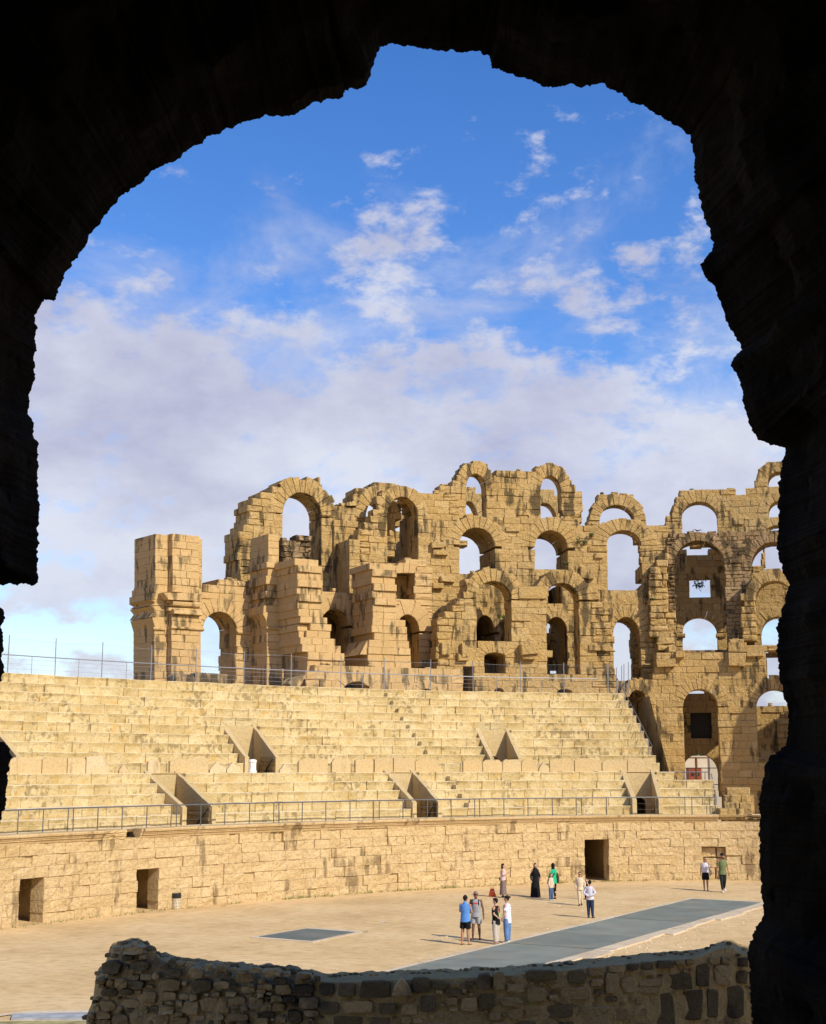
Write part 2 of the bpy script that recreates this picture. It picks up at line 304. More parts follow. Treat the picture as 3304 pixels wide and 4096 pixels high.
# ------------------------------------------------------------------ walls of coursed stone with arched openings
def arch(cf, x0, x1, yc, ys, yb, ring=.85, lining=0, n=None, rt=None):
    return dict(rt=rt, cf=cf, x0=x0, x1=x1, yc=yc, ys=ys, yb=yb, ring=ring, lining=lining, n=n)
def rect(cf, x0, x1, y0, y1, lining=0):
    return dict(rt=None, cf=cf, x0=x0, x1=x1, yc=y0, ys=y0, yb=y1, ring=0, lining=lining, n=None)
def op_geo(o, d):
    cf = o['cf']; ym = (o['ys'] + o['yb']) / 2; xm = (o['x0'] + o['x1']) / 2
    s0, s1 = UP(*cf(o['x0'], ym), d)[0], UP(*cf(o['x1'], ym), d)[0]
    hc, hs, hb = (UP(*cf(xm, o[k]), d)[1] for k in ('yc', 'ys', 'yb'))
    return s0, s1, hc, hs, hb
def wall_pieces(d, t, outline, ops=(), ch=.5, bw=(.75, 1.55), rough=.03, fine=False, mt=None, gap=.005, c=.02, crumble=.3, tsil=None, mtf=None, vmt=None, jamb=1.1, front=.8, seed=1):
    gap0, c0 = gap, c; rs = random.Random(seed); poly = [UP(x, y, d) for x, y in outline]; geo = [(op_geo(o, d), o) for o in ops]
    out = []; hmin = min(p[1] for p in poly); hmax = max(p[1] for p in poly); n = len(poly)
    g = G(sum(p[0] for p in poly) / n, d)
    h = math.floor(hmin / ch) * ch - .07
    while h < hmax:
        hh = ch * rs.uniform(.88, 1.12); hm = h + hh / 2; xs = []
        for i in range(n):
            a, b = poly[i], poly[(i + 1) % n]
            if (a[1] <= hm) != (b[1] <= hm): xs.append(a[0] + (b[0] - a[0]) * (hm - a[1]) / (b[1] - a[1]))
        xs.sort(); iv = [(xs[i], xs[i + 1]) for i in range(0, len(xs) - 1, 2)]
        oiv = list(iv)
        for (s0, s1, hc, hs, hb), o in geo:
            rg_ = o['ring']; cut = None
            if hb <= hm <= hs or (rg_ == 0 and hb <= hm <= hc): cut = (s0, s1)
            elif rg_ and hs < hm < hc + rg_ * .55:
                A = (s1 - s0) / 2 + rg_ * .5 / g; B = hc - hs + rg_ * .5; q = 1 - ((hm - hs) / B) ** 2
                if q > 0: k = A * math.sqrt(q); cut = ((s0 + s1) / 2 - k, (s0 + s1) / 2 + k)
            if cut:
                nv = []
                for a, b in iv:
                    if cut[1] <= a or cut[0] >= b: nv.append((a, b)); continue
                    if a < cut[0]: nv.append((a, cut[0]))
                    if b > cut[1]: nv.append((cut[1], b))
                iv = nv
        if crumble:
            nx_ = []; hm2 = h + hh * 1.5
            for i in range(n):
                a, b = poly[i], poly[(i + 1) % n]
                if (a[1] <= hm2) != (b[1] <= hm2): nx_.append(a[0] + (b[0] - a[0]) * (hm2 - a[1]) / (b[1] - a[1]))
            nx_.sort(); nv2 = [(nx_[i], nx_[i + 1]) for i in range(0, len(nx_) - 1, 2)]
            for a, b in iv:
                q = a + .1
                while q < b - .2:
                    L = rs.uniform(.2, .6)
                    if rs.random() < crumble and not any(x0 - .1 < q < x1 or x0 < q + L / g < x1 + .1 for x0, x1 in nv2) and q + L / g < b:
                        d_ = d + rs.uniform(.0, min(.5, t * .4)); out.append((block(q, q + L / g, d_, d_ + rs.uniform(.3, .6), h + hh - .02, h + hh + rs.uniform(.07, .3), 0, rs.uniform(.05, .09), .04, True), 'rubble_stone', mt))
                    q += L / g + rs.uniform(0, .3) / g
        for a, b in iv:
            if (b - a) * g < .12: continue
            cuts = [a]
            while cuts[-1] < b:
                cuts.append(cuts[-1] + rs.uniform(*bw) / g)
            if len(cuts) > 2 and (b - cuts[-2]) * g < .4: cuts.pop(-2)
            cuts[-1] = b
            for i in range(len(cuts) - 1):
                end = i == 0 or i == len(cuts) - 2
                u0, u1 = cuts[i], cuts[i + 1]; off = rs.gauss(0, rough * .8); mt = mtf(u0, u1, h) if mtf else mt; gap = gap0 * rs.choice((.15, .4, 1, 1, 2.2)); c = c0 * rs.choice((.5, .8, 1, 1.5))
                if rs.random() < .05: off += rs.uniform(.03, .1)
                osil = (i == 0 and any(abs(a - x0) < 1e-6 for x0, _ in oiv)) or (i == len(cuts) - 2 and any(abs(b - x1) < 1e-6 for _, x1 in oiv))
                if osil and crumble:
                    if i == 0: u0 += rs.uniform(-.08, .12) / g
                    else: u1 -= rs.uniform(-.08, .12) / g
                    c = max(c, rs.uniform(.04, .1))
                if not end: out.append((block(u0, u1, d + off, d + front, h, h + hh, gap, c, rough, fine), None, mt))
                else:
                    dd = d + off; e = rs.uniform(.6, 1.0) * jamb
                    jit = lambda: rs.gauss(0, rough * .6) / g
                    while True:
                        tt_ = min(t, tsil) if (tsil and osil) else t; last = dd + e > d + tt_ - .3; e1 = d + tt_ if last else dd + e
                        f0 = u0 + (jit() if i == 0 else 0); f1 = u1 + (jit() if i == len(cuts) - 2 else 0)
                        p = block(f0, f1, dd, e1, h, h + hh, gap, c if dd < d + .3 else .012, (rough * (1.6 if osil and crumble else 1)) if dd < d + .3 else 0, (fine or (osil and crumble > 0)) and dd < d + .3)
                        if dd > d + .3: p.area *= .25
                        out.append((p, None, mt)); dd = e1 + .012; e = rs.uniform(.7, 1.2) * jamb
                        if last: break
        h += hh
    for (s0, s1, hc, hs, hb), o in geo:
        if not o['ring']: continue
        A = (s1 - s0) / 2; B = hc - hs; cx = (s0 + s1) / 2; rg_ = o['ring']
        nn = o['n'] or max(5, int(math.pi * (A * g + B) / 2 / .62) | 1)
        ex = [rg_ * rs.uniform(.86, 1.14) for _ in range(nn)]
        for k in range(nn):
            t0, t1 = math.pi * k / nn + .006, math.pi * (k + 1) / nn - .006
            q = []
            for tt, e in ((t0, 0), (t1, 0), (t1, ex[k]), (t0, ex[k])):
                q.append((cx - (A + e / g) * math.cos(tt), hs + (B + e) * math.sin(tt)))
            tm = (t0 + t1) / 2; q.insert(1, (cx - A * math.cos(tm), hs + B * math.sin(tm)))
            out.append((prism(q, d - .045 + rs.uniform(-.02, .02), d + (o['rt'] or t), .035, .015), 'voussoir', vmt or mt))
    return out
def linings(thing, d, t, ops, material='ruin'):
    for o in ops:
        if not o['lining']: continue
        s0, s1, hc, hs, hb = op_geo(o, d); e = .05 if o['ring'] else .02; pts = [(s0 - e, hb)]
        cx = (s0 + s1) / 2; A = (s1 - s0) / 2 + e; B = hc - hs + e
        if o['ring']: pts += [(cx - A * math.cos(math.pi * k / 12), hs + B * math.sin(math.pi * k / 12)) for k in range(13)]
        else: pts += [(s0 - e, hc + e), (s1 + e, hc + e)]
        pts += [(s1 + e, hb)]; n = len(pts); m = MB()
        if not o['ring'] and o['lining'] > 8: pts = [(s0 - 1.5, hb), (s0 - 1.5, hc + .3), (s1 + .6, hc + .3), (s1 + .6, hb)]
        v = [W(s, d + t * .9, h) for s, h in pts] + [W(s, d + t + o['lining'], h) for s, h in pts]
        m.add(v, [(i, i + 1, n + i + 1, n + i) for i in range(n - 1)] + [(n - 1, 0, n, 2 * n - 1), tuple(range(n, 2 * n))], .4)
        m.build('vault_lining', material, thing)
def mk_wall(name, label, d, t, outline, ops=(), material='ruin', limit=300, extra=(), cat='wall', **k):
    x = [p[0] for p in outline]; b = max(outline, key=lambda p: p[1])
    th = empty(name, W(UP((min(x) + max(x)) / 2, b[1], d)[0], d, UP(b[0], b[1], d)[1]), label, cat)
    pcs = wall_pieces(d, t, outline, ops, mt=material, **k); pcs += list(extra)
    finish(th, pcs, material, limit=limit); linings(th, d, t, ops); return th

# ------------------------------------------------------------------ ground
def sand_material():
    m, b = mat('arena_sand', .95, .1); nt, nd, ln = NT(m); g = nd('ShaderNodeNewGeometry')
    def nz(scale, det, sx=(1, 1, 1)):
        mp = nd('ShaderNodeMapping'); mp.inputs['Scale'].default_value = sx; ln(g.outputs['Position'], mp.inputs[0])
        n = nd('ShaderNodeTexNoise'); n.inputs['Scale'].default_value = scale; n.inputs['Detail'].default_value = det; n.inputs['Roughness'].default_value = .65
        ln(mp.outputs[0], n.inputs['Vector']); return n.outputs[0]
    r = ramp(nd, [(.3, (.56, .385, .18)), (.5, (.68, .48, .235)), (.72, (.74, .55, .29))]); ln(nz(.28, 8), r.inputs[0])
    r2 = ramp(nd, [(.28, .68), (.5, 1), (.78, 1.2)]); ln(nz(2.6, 10, (.7, 1.3, 1)), r2.inputs[0])
    mx = nd('ShaderNodeMix', data_type='RGBA', blend_type='MULTIPLY'); mx.inputs['Factor'].default_value = .9
    ln(r.outputs[0], mx.inputs['A']); ln(r2.outputs[0], mx.inputs['B'])
    r3 = ramp(nd, [(.63, 0), (.74, .55)]); ln(nz(.9, 7, (1, 2.4, 1)), r3.inputs[0])
    m3 = nd('ShaderNodeMix', data_type='RGBA'); ln(r3.outputs[0], m3.inputs['Factor']); ln(mx.outputs['Result'], m3.inputs['A']); m3.inputs['B'].default_value = (.74, .6, .41, 1)
    # sparse dry weeds tint some of the sand
    r4 = ramp(nd, [(.62, 0), (.8, .5)]); ln(nz(.16, 6), r4.inputs[0])
    m4 = nd('ShaderNodeMix', data_type='RGBA'); ln(r4.outputs[0], m4.inputs['Factor']); ln(m3.outputs['Result'], m4.inputs['A']); m4.inputs['B'].default_value = (.33, .26, .11, 1)
    ln(m4.outputs['Result'], b.inputs['Base Color'])
    bp = nd('ShaderNodeBump'); bp.inputs['Strength'].default_value = .7; bp.inputs['Distance'].default_value = .06; ln(nz(3, 9), bp.inputs['Height']); ln(bp.outputs[0], b.inputs['Normal'])
    return m
M['sand'] = sand_material()
m = MB(); m.add([(-3000, -3000, 0), (3000, -3000, 0), (3000, 3000, 0), (-3000, 3000, 0)], [(0, 1, 2, 3)], .5)
tag(m.build('ground', 'sand'), 'pale ochre sand floor of the arena', 'ground', kind='structure')

def grate_mat(name, c0, c1_):
    m, b = mat(name, .62, .3); nt, nd, ln = NT(m); g = nd('ShaderNodeNewGeometry'); at = nd('ShaderNodeAttribute', attribute_name='rnd')
    mp = nd('ShaderNodeMapping'); mp.inputs['Rotation'].default_value = (0, 0, -math.atan2(UA[1], UA[0])); ln(g.outputs['Position'], mp.inputs[0])
    wv = nd('ShaderNodeTexWave', wave_type='BANDS', bands_direction='X'); wv.inputs['Scale'].default_value = 3.4; ln(mp.outputs[0], wv.inputs['Vector'])
    n = nd('ShaderNodeTexNoise'); n.inputs['Scale'].default_value = .7; n.inputs['Detail'].default_value = 8; ln(g.outputs['Position'], n.inputs['Vector'])
    r = ramp(nd, [(.3, c0), (.7, c1_)]); ad = nd('ShaderNodeMath', operation='MULTIPLY_ADD', i_1=.35, i_2=-.17); ln(at.outputs['Fac'], ad.inputs[0])
    a2 = nd('ShaderNodeMath', operation='ADD'); ln(ad.outputs[0], a2.inputs[0]); ln(n.outputs[0], a2.inputs[1]); ln(a2.outputs[0], r.inputs[0])
    # sand lies on parts of it
    n2 = nd('ShaderNodeTexNoise'); n2.inputs['Scale'].default_value = .55; n2.inputs['Detail'].default_value = 9; n2.inputs['Roughness'].default_value = .7
    mp2 = nd('ShaderNodeMapping'); mp2.inputs['Location'].default_value = (4, 1, 2); ln(g.outputs['Position'], mp2.inputs[0]); ln(mp2.outputs[0], n2.inputs['Vector'])
    r2 = ramp(nd, [(.5, 0), (.7, .5)]); ln(n2.outputs[0], r2.inputs[0])
    mx = nd('ShaderNodeMix', data_type='RGBA'); ln(r2.outputs[0], mx.inputs['Factor']); ln(r.outputs[0], mx.inputs['A']); mx.inputs['B'].default_value = (.36, .3, .2, 1)
    ln(mx.outputs['Result'], b.inputs['Base Color'])
    bp = nd('ShaderNodeBump'); bp.inputs['Strength'].default_value = .5; bp.inputs['Distance'].default_value = .03; ln(wv.outputs['Fac'], bp.inputs['Height']); ln(bp.outputs[0], b.inputs['Normal'])
    return m
M['grate'] = grate_mat('steel_grating', (.18, .205, .165), (.26, .285, .23))
M['grate_dark'] = grate_mat('dark_grating', (.10, .125, .11), (.145, .17, .15))
M['kerb'] = stone('kerb_concrete', (.56, .44, .28), (.66, .54, .36), (.7, .6, .44), stain=.25, stain_col=(.36, .26, .14), streak=0, bump=.05)
uv = lambda a, b, z: (EC[0] + UA[0] * a + VA[0] * b, EC[1] + UA[1] * a + VA[1] * b, z)
gr = empty('floor_grating', uv(-20, 0, 0), 'long grey steel grating over the trench along the arena, edged by pale kerbs', 'grating')
a = 0.0
while a > -46:
    L = rg.uniform(4.2, 6.8); m = MB(); z = .035 + rg.uniform(0, .012)
    q = [uv(a, -1.72, 0), uv(a, 1.72, 0), uv(a - L + .05, 1.72, 0), uv(a - L + .05, -1.72, 0)]
    m.add(q + [(x, y, z) for x, y, _ in q], [(4, 5, 6, 7), (0, 1, 5, 4), (1, 2, 6, 5), (2, 3, 7, 6), (3, 0, 4, 7)]); m.build('grating_panel', 'grate', gr); a -= L
for sgn in (-1, 1):
    a = .3
    while a > -46:
        L = rg.uniform(.9, 2.2); m = MB(); w0, w1 = 1.74, 1.74 + (rg.uniform(.16, .3) if sgn > 0 else rg.uniform(.4, .8)); z = .03 + rg.uniform(.0, .03)
        q = [uv(a, sgn * w0, 0), uv(a, sgn * w1, 0), uv(a - L, sgn * w1 * rg.uniform(.98, 1.02), 0), uv(a - L, sgn * w0, 0)]
        m.add(q + [(x, y, z) for x, y, _ in q], [(4, 5, 6, 7), (0, 1, 5, 4), (1, 2, 6, 5), (2, 3, 7, 6), (3, 0, 4, 7)]); m.build('kerb_stone', 'kerb', gr); a -= L
m = MB(); q = [uv(.02, -1.74, 0), uv(.02, 1.74, 0), uv(.3, 1.74, 0), uv(.3, -1.74, 0)]
m.add(q + [(x, y, .04) for x, y, _ in q], [(4, 5, 6, 7), (0, 1, 5, 4), (1, 2, 6, 5), (2, 3, 7, 6), (3, 0, 4, 7)]); m.build('end_kerb', 'kerb', gr)
# square grating
Q = [GND(*p) for p in ((1036, 3749), (1228, 3717), (1420, 3731), (1248, 3766))]; ce = sum(Q, Vector()) / 4
sg = empty('floor_hatch', ce, 'small dark diamond-shaped floor grating with a pale worn border', 'grating')
m = MB(); m.add([(p.x, p.y, .008) for p in Q] + [(p.x, p.y, .035) for p in Q], [(4, 5, 6, 7)[::-1], (0, 1, 5, 4), (1, 2, 6, 5), (2, 3, 7, 6), (3, 0, 4, 7)]); m.build('grating_panel', 'grate_dark', sg)
for i in range(4):
    a, b = Q[i], Q[(i + 1) % 4]; o0, o1 = (a - ce).normalized() * rg.uniform(.3, .6), (b - ce).normalized() * rg.uniform(.3, .6); m = MB()
    e = .01
    m.add([(p.x, p.y, z) for z in (0, .022) for p in (a + o0 * .03, b + o1 * .03, b + o1, a + o0)], [(4, 5, 6, 7)[::-1], (0, 1, 5, 4), (2, 3, 7, 6)]); m.build('border_slab', 'kerb', sg)
# grey stone slab at the near left edge of the sand
Q = [GND(*p) for p in ((50, 4064), (520, 4056), (520, 4083), (44, 4082))]
sl_ = empty('paving_slab', sum(Q, Vector()) / 4, 'pale blue-grey slab lying in the sand left of the rubble wall', 'slab')
m = MB(); m.add([(p.x, p.y, 0) for p in Q] + [(p.x, p.y, .06) for p in Q], [(7, 6, 5, 4), (0, 1, 5, 4), (1, 2, 6, 5), (2, 3, 7, 6), (3, 0, 4, 7)]); M['blue_slab'] = plain('blue_grey_stone', (.36, .38, .38), .8, .2, 0, .25, 3); m.build('slab', 'blue_slab', sl_)
m = MB(); Q2 = [GND(*p) for p in ((-60, 4070), (120, 4047), (520, 4042), (520, 4055), (50, 4062), (-60, 4078))]
m.add([(p.x, p.y, .03) for p in Q2], [(5, 4, 3, 2, 1, 0)]); m.build('broken_edge', 'kerb', sl_)
m = MB(); Q2 = [GND(*p) for p in ((-60, 4088), (520, 4086), (520, 4130), (-60, 4130))]; m.add([(p.x, p.y, .02) for p in Q2], [(3, 2, 1, 0)]); M['mossy'] = plain('mossy_earth', (.34, .3, .13), .95, .1, 0, .45, 2.5); m.build('mossy_border', 'mossy', sl_)

# ------------------------------------------------------------------ podium wall
PH = 3.6
SL = UP(-260, 3400, 0)[0]; SR = UP(3250, 3400, 0)[0]
ident = lambda x, y: (x, y)
def onpod(xs, h):                 # outline helper: pixel column -> pixel row of height h on the podium
    s = UP(xs, 3400, 0)[0]; P = W(s, 0, h); w_ = P[1] * CP + (P[2] - CH) * SP
    return xs, 2048 - F * (-P[1] * SP + (P[2] - CH) * CP) / w_
doors = [rect(ident, 76, 172, 3503, 3720, 9), rect(ident, 547, 634, 3465, 3660, 9), rect(ident, 2340, 2436, 3371, 3560, 9), rect(ident, 2810, 2906, 3380, 3560, 0)]
ol = [onpod(x, 3.42) for x in range(-250, 3260, 100)] + [onpod(x, -.1) for x in range(3250, -260, -100)]
sK = UP(556, 3500, 0)[0]
pcs = wall_pieces(0, .75, ol, doors, ch=.45, bw=(.5, 1.3), rough=.024, fine=True, crumble=0, mt='podium', gap=.002, c=.012, seed=11)
pw = empty('podium_wall', W(UP(1652, 3500, 0)[0], 0, 0), 'curved wall of worn ochre blocks round the arena, with low dark doorways', 'wall')
# the walled-up doorway
sA, sB = UP(2810, 3450, 0)[0], UP(2906, 3450, 0)[0]
h = -.05
while h < 2.15:
    hh = rg.uniform(.45, .7); u = sA
    while u < sB - .05:
        u1 = min(sB, u + rg.uniform(.7, 1.1)); u1 = sB if sB - u1 < .35 else u1
        pcs.append((block(u, u1, .3 + rg.uniform(0, .12), 1.2, h, h + hh, .03, .05, .05), None, 'podium')); u = u1
    h += hh
finish(pw, pcs, 'podium'); linings(pw, 0, .8, doors[:3], 'podium')
m = MB(); k = 60
for i in range(k):
    s0, s1 = SL + (SR - SL) * i / k, SL + (SR - SL) * (i + 1) / k
    m.add([W(s0, .55, 3.45), W(s1, .55, 3.45), W(s1, 1.6, PH), W(s0, 1.6, PH), W(s0, .3, PH - .006), W(s1, .3, PH - .006)], [(4, 5, 2, 3), (0, 1, 5, 4)], rg.random())
m.build('walkway', 'tread', pw)
prof = [(.3, 3.18), (-.02, 3.2), (-.05, 3.27), (-.05, 3.3), (-.12, 3.33), (-.13, 3.39), (-.17, 3.4), (-.18, 3.46), (-.26, 3.49), (-.28, 3.57), (-.27, 3.605), (.55, 3.62)]
s = SL; send = UP(2872, 3260, 0)[0]; gapA, gapB = UP(410, 3340, 0)[0], UP(565, 3325, 0)[0]
while s < send:
    L = rg.uniform(1.3, 2.4); e = min(s + L, send)
    if s < gapA < e: e = gapA
    bad = gapA - .01 <= s < gapB
    if bad: e = min(s + rg.uniform(.5, 1.0), gapB)
    if not (bad and rg.random() < .4):
        m = MB(); ks = 4; v = []; j = rg.uniform(-.012, .012); sc_ = rg.uniform(.35, .8) if bad else 1
        for i in range(ks):
            q = s + .004 + (e - s - .008) * i / (ks - 1)
            for dd, hh in prof: v.append(W(q, (dd if dd > .2 else dd * sc_) + j + (rg.uniform(-.03, .03) if bad else rg.uniform(-.004, .004)), hh + j * .4))
        n = len(prof)
        m.add(v, [(i * n + p, (i + 1) * n + p, (i + 1) * n + p + 1, i * n + p + 1) for i in range(ks - 1) for p in range(n - 1)] + [tuple(range(n)), tuple(range(ks * n - 1, (ks - 1) * n - 1, -1))]); m.build('cornice_block', 'cornice', pw)
    s = e

# ------------------------------------------------------------------ seating
LR, UR = .48, .51
lower = [(1.5 + .74 * i, PH + LR * i, PH + LR * (i + 1)) for i in range(5)]            # riser offset, foot, top
D5 = 1.5 + .74 * 5; H5 = PH + LR * 5                                                     # walkway between the two banks
upper = [(D5 + 1.25 + .66 * i, H5 + UR * i, H5 + UR * (i + 1)) for i in range(10)]
HT = H5 + UR * 10; DT = upper[-1][0] + .66
def sx(x, y, d): return UP(x, y, d)[0]
vom_low = [(sx(722, 3290, 1.5), sx(857, 3290, 1.5)), (sx(1646, 3260, 1.5), sx(1764, 3260, 1.5)), (sx(2528, 3240, 1.5), sx(2651, 3240, 1.5))]
vom_up = [(sx(-70, 3050, 6.6), sx(67, 3050, 6.6)), (sx(968, 3060, 6.6), sx(1107, 3075, 6.6)), (sx(1953, 3040, 6.6), sx(2082, 3035, 6.6))]
NV = 5; SKEW = .5
def seat_rows(rows, vom, nv, send, th, mt, tread, seed):
    rs = random.Random(seed); out = []
    for i, (d, h0, h1) in enumerate(rows):
        q_ = SKEW * (d - rows[0][0]) / (rows[nv - 1][0] + .45 - rows[0][0])
        s_end = send(i); cut = [(v[0] + q_, v[1] + q_) for v in vom] if i < nv else []
        spans = []; a = SL - 3
        for v0, v1 in sorted(cut):
            spans.append((a, v0)); a = v1
        spans.append((a, s_end))
        g = G(60, d)
        for a, b in spans:
            u = a
            while u < b - .01:
                u1 = u + rs.choice((rs.uniform(.7, 1.1), rs.uniform(1.0, 1.8))) / g
                if b - u1 < .4: u1 = b
                hh = h1 + rs.gauss(0, .009); o = rs.gauss(0, .016)
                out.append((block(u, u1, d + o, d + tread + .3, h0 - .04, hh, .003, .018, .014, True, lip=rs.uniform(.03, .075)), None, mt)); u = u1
    finish(th, out, mt)
ls = empty('lower_seating', W(60, 3, PH), 'lower bank of five pale stone seat rows above the podium', 'seating')
us = empty('upper_seating', W(60, 9, H5), 'upper bank of ten pale stone seat rows under the ruined arcades', 'seating')
eL = [sx(x, y, lower[i][0]) for i, (x, y) in enumerate(((2872, 3245), (2868, 3215), (2862, 3180), (2856, 3160), (2700, 3110)))]
eU = [sx(2640 - 15.5 * i, 3080 - 31 * i, upper[i][0]) for i in range(10)]
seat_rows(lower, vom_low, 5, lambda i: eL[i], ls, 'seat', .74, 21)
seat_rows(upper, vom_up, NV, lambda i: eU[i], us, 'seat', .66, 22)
def strip(name, d0, h0, d1, h1, sa, sb, mt, parent, k=60):
    m = MB()
    for i in range(k):
        a, b = sa + (sb - sa) * i / k, sa + (sb - sa) * (i + 1) / k
        m.add([W(a, d0, h0), W(b, d0, h0), W(b, d1, h1), W(a, d1, h1)], [(0, 1, 2, 3)])
    return m.build(name, mt, parent)
strip('walkway', D5 - .3, H5 - .02, D5 + 1.5, H5 - .015, SL - 3, eL[4], 'tread', ls)
strip('landing', DT - .5, HT - .03, DT + 2.2, HT - .02, SL - 3, eU[9], 'seat', us)
# low steps set into the rows
for (x, y), i in zip(((1555, 2791), (1579, 2821), (1600, 2852), (1620, 2885), (1644, 2913), (1668, 2948), (1691, 2979), (1715, 3011)), (9, 8, 7, 6, 5, 4, 3, 2)):
    d, h0, h1 = upper[i]; s = sx(x - 6, y, d - .33)
    block(s, s + .8, d - .33, d + .05, h0 - .02, h0 + .27, .004, .02, .01).build('stair_step', 'seat', us)
for (x, y), i in zip(((1806, 3111), (1830, 3146), (1853, 3179), (1880, 3215)), (4, 3, 2, 1)):
    d, h0, h1 = lower[i]; s = sx(x - 6, y, d - .37)
    block(s, s + .9, d - .37, d + .05, h0 - .02, h0 + .25, .004, .02, .01).build('stair_step', 'seat', ls)
# stair openings through the seating
def vomitory(v0, v1, rows, nv, dback, label, dark=True, white=False):
    d0 = rows[0][0] - .12; h0 = rows[0][1]; hb = rows[nv - 1][2]; fl = h0 - .9
    th = empty('stair_opening', globals()['W']((v0 + v1) / 2, d0, h0), label, 'stairway', 'stair openings through the seat rows')
    g = G(v0, d0)
    def W(s, d, h, _W=globals()['W']): return _W(s + SKEW * (d - d0) / (dback - d0), d, h)
    for k, (a, b) in enumerate(((v0, v0 + .26 / g), (v1 - .26 / g, v1))):
        m = MB(); n = 9; top = []
        for i in range(n):                      # slightly worn coping that climbs with the seats
            q = i / (n - 1); dd = d0 + (dback + .25 - d0) * q; top.append((dd, h0 + .82 + (hb + .12 - h0 - .82) * q + (rg.uniform(-.03, .03) if 0 < i < n - 1 else 0)))
        pr = [(d0, fl)] + top + [(dback + .25, fl)]; N = len(pr)
        v = [W(a, dd, hh) for dd, hh in pr] + [W(b, dd, hh) for dd, hh in pr]
        m.add(v, [tuple(range(N)), tuple(range(2 * N - 1, N - 1, -1))] + [(i, N + i, N + (i + 1) % N, (i + 1) % N) for i in range(N)]); m.build('cheek_wall', 'cheek', th)
    a, b = v0 + .26 / g, v1 - .26 / g; aw = b - a; m = MB(); da = dback
    hs_ = h0 + .55; A = aw * .36; cx = a + aw * .40; K = 10
    inn = [(cx - A, fl)] + [(cx - A * math.cos(math.pi * i / K), hs_ + A * g * .75 * math.sin(math.pi * i / K)) for i in range(K + 1)] + [(cx + A, fl)]
    out_ = [(a, fl)] + [(a, hs_ + (hb + .02 - hs_) * min(1, i / 3)) if i < 4 else (b, hs_ + (hb + .02 - hs_) * min(1, (K - i) / 3)) if i > K - 4 else (a + aw * (i - 3) / (K - 6), hb + .02) for i in range(K + 1)] + [(b, fl)]
    n = len(inn); v = [W(s, da, h) for s, h in inn] + [W(s, da, h) for s, h in out_] + [W(s, da + .5, h) for s, h in inn] + [W(s, da + 3.5, h) for s, h in inn]
    m.add(v[:3 * n], [(n + i, n + i + 1, i + 1, i) for i in range(n - 1)] + [(i, i + 1, 2 * n + i + 1, 2 * n + i) for i in range(n - 1)])
    m.build('back_wall', 'cheek', th)
    mm = MB(); mm.add(v[2 * n:], [(i, i + 1, n + i + 1, n + i) for i in range(n - 1)] + [tuple(range(n, 2 * n))]); mm.build('passage', 'mortar', th)
    m = MB(); m.add([W(a, d0, fl), W(b, d0, fl), W(b, da, fl), W(a, da, fl)], [(0, 1, 2, 3)]); m.build('floor', 'cheek', th)
    # rubble lining courses low on the right cheek, and a handrail on it
    dd = d0 + .3
    for j in range(5):
        u = d0 + .1 + rg.uniform(0, .1)
        while u < dback - .3 - j * .25:
            L = rg.uniform(.25, .45); q = MB(); hh = h0 - .35 + j * .24
            v = [W(b - x_ / g, e, z) for x_ in (.0, rg.uniform(.03, .06)) for e, z in ((u, hh), (u + L - .03, hh), (u + L - .03, hh + .21), (u, hh + .21))]
            q.add(v, [(4, 5, 6, 7), (0, 1, 5, 4), (1, 2, 6, 5), (2, 3, 7, 6), (3, 0, 4, 7)]); q.build('rubble_stone', 'ruin', th); u += L
    m = MB(); bar(m, W(b - .14 / g, d0 + .1, h0 + .75), W(b - .14 / g, d0 + 1.6, h0 - .3), .03); m.build('handrail', 'iron', th)
    return th
for (v0, v1), lb in zip(vom_low, ('stair opening in the lower seats nearest the rubble wall end, its rubble lining in view', 'stair opening in the middle of the lower seats, straight below the front arches', 'stair opening at the far end of the lower seats beside the tall arch')):
    vomitory(v0, v1, lower, 5, lower[4][0] + .5, lb)
for (v0, v1), lb in zip(vom_up, ('stair opening in the upper seats at the very left edge, mostly hidden', 'stair opening in the upper seats with a white marble stub at its foot', 'stair opening in the upper seats farther along, framed by leaning parapet slabs')):
    vomitory(v0, v1, upper, NV, upper[NV - 1][0] + .4, lb)
# parapet of upright slabs
pp = empty('parapet', W(60, D5 + .1, H5), 'row of upright stone slabs with broken tops between the two seat banks', 'parapet')
SLB = [(-60, 36, .6), (38, 166, .72), (169, 267, .74), (270, 342, .72), (345, 432, .78), (478, 512, .4), (592, 640, .6), (680, 833, .68), (840, 905, .5), (908, 965, .5), (1120, 1165, .42), (1195, 1312, .72), (1328, 1402, .74), (1422, 1494, .72), (1499, 1572, .78), (1575, 1660, .78), (1662, 1756, .74),
       (1853, 1930, .72), (1932, 2010, .68), (2012, 2085, .7), (2087, 2150, .7), (2156, 2198, .5), (2200, 2296, .74), (2300, 2405, .76), (2410, 2508, .72), (2511, 2606, .78)]
for i, (xa, xb, hh) in enumerate(SLB):
    dd = D5 + .02 + rg.uniform(-.02, .03); a, b = sx(xa, 3085, dd), sx(xb, 3085, dd); n = 7; top = []
    for j in range(n):
        q = j / (n - 1); e = 1 - .3 * (rg.random() if j in (0, n - 1) else rg.random() * .25); top.append((b + (a - b) * q, H5 + hh * 1.06 * e))
    if hh < .55: top = [(b, H5 + hh * .4), (a + (b - a) * .4, H5 + hh * 1.1), (a, H5 + hh * .3)]
    p = prism([(a, H5 - .05), (b, H5 - .05)] + top, dd, dd + .14, .015, .004, rnd=(.95 if 250 < xa < 520 or xa in (592, 840, 908, 1120) else rg.uniform(0, .45))); p.build('parapet_slab', 'slab', pp)
s = sx(1008, 3095, D5 - .1); th = empty('marble_stub', W(s, D5 - .1, H5), 'short white marble post standing at the foot of a stair opening', 'post')
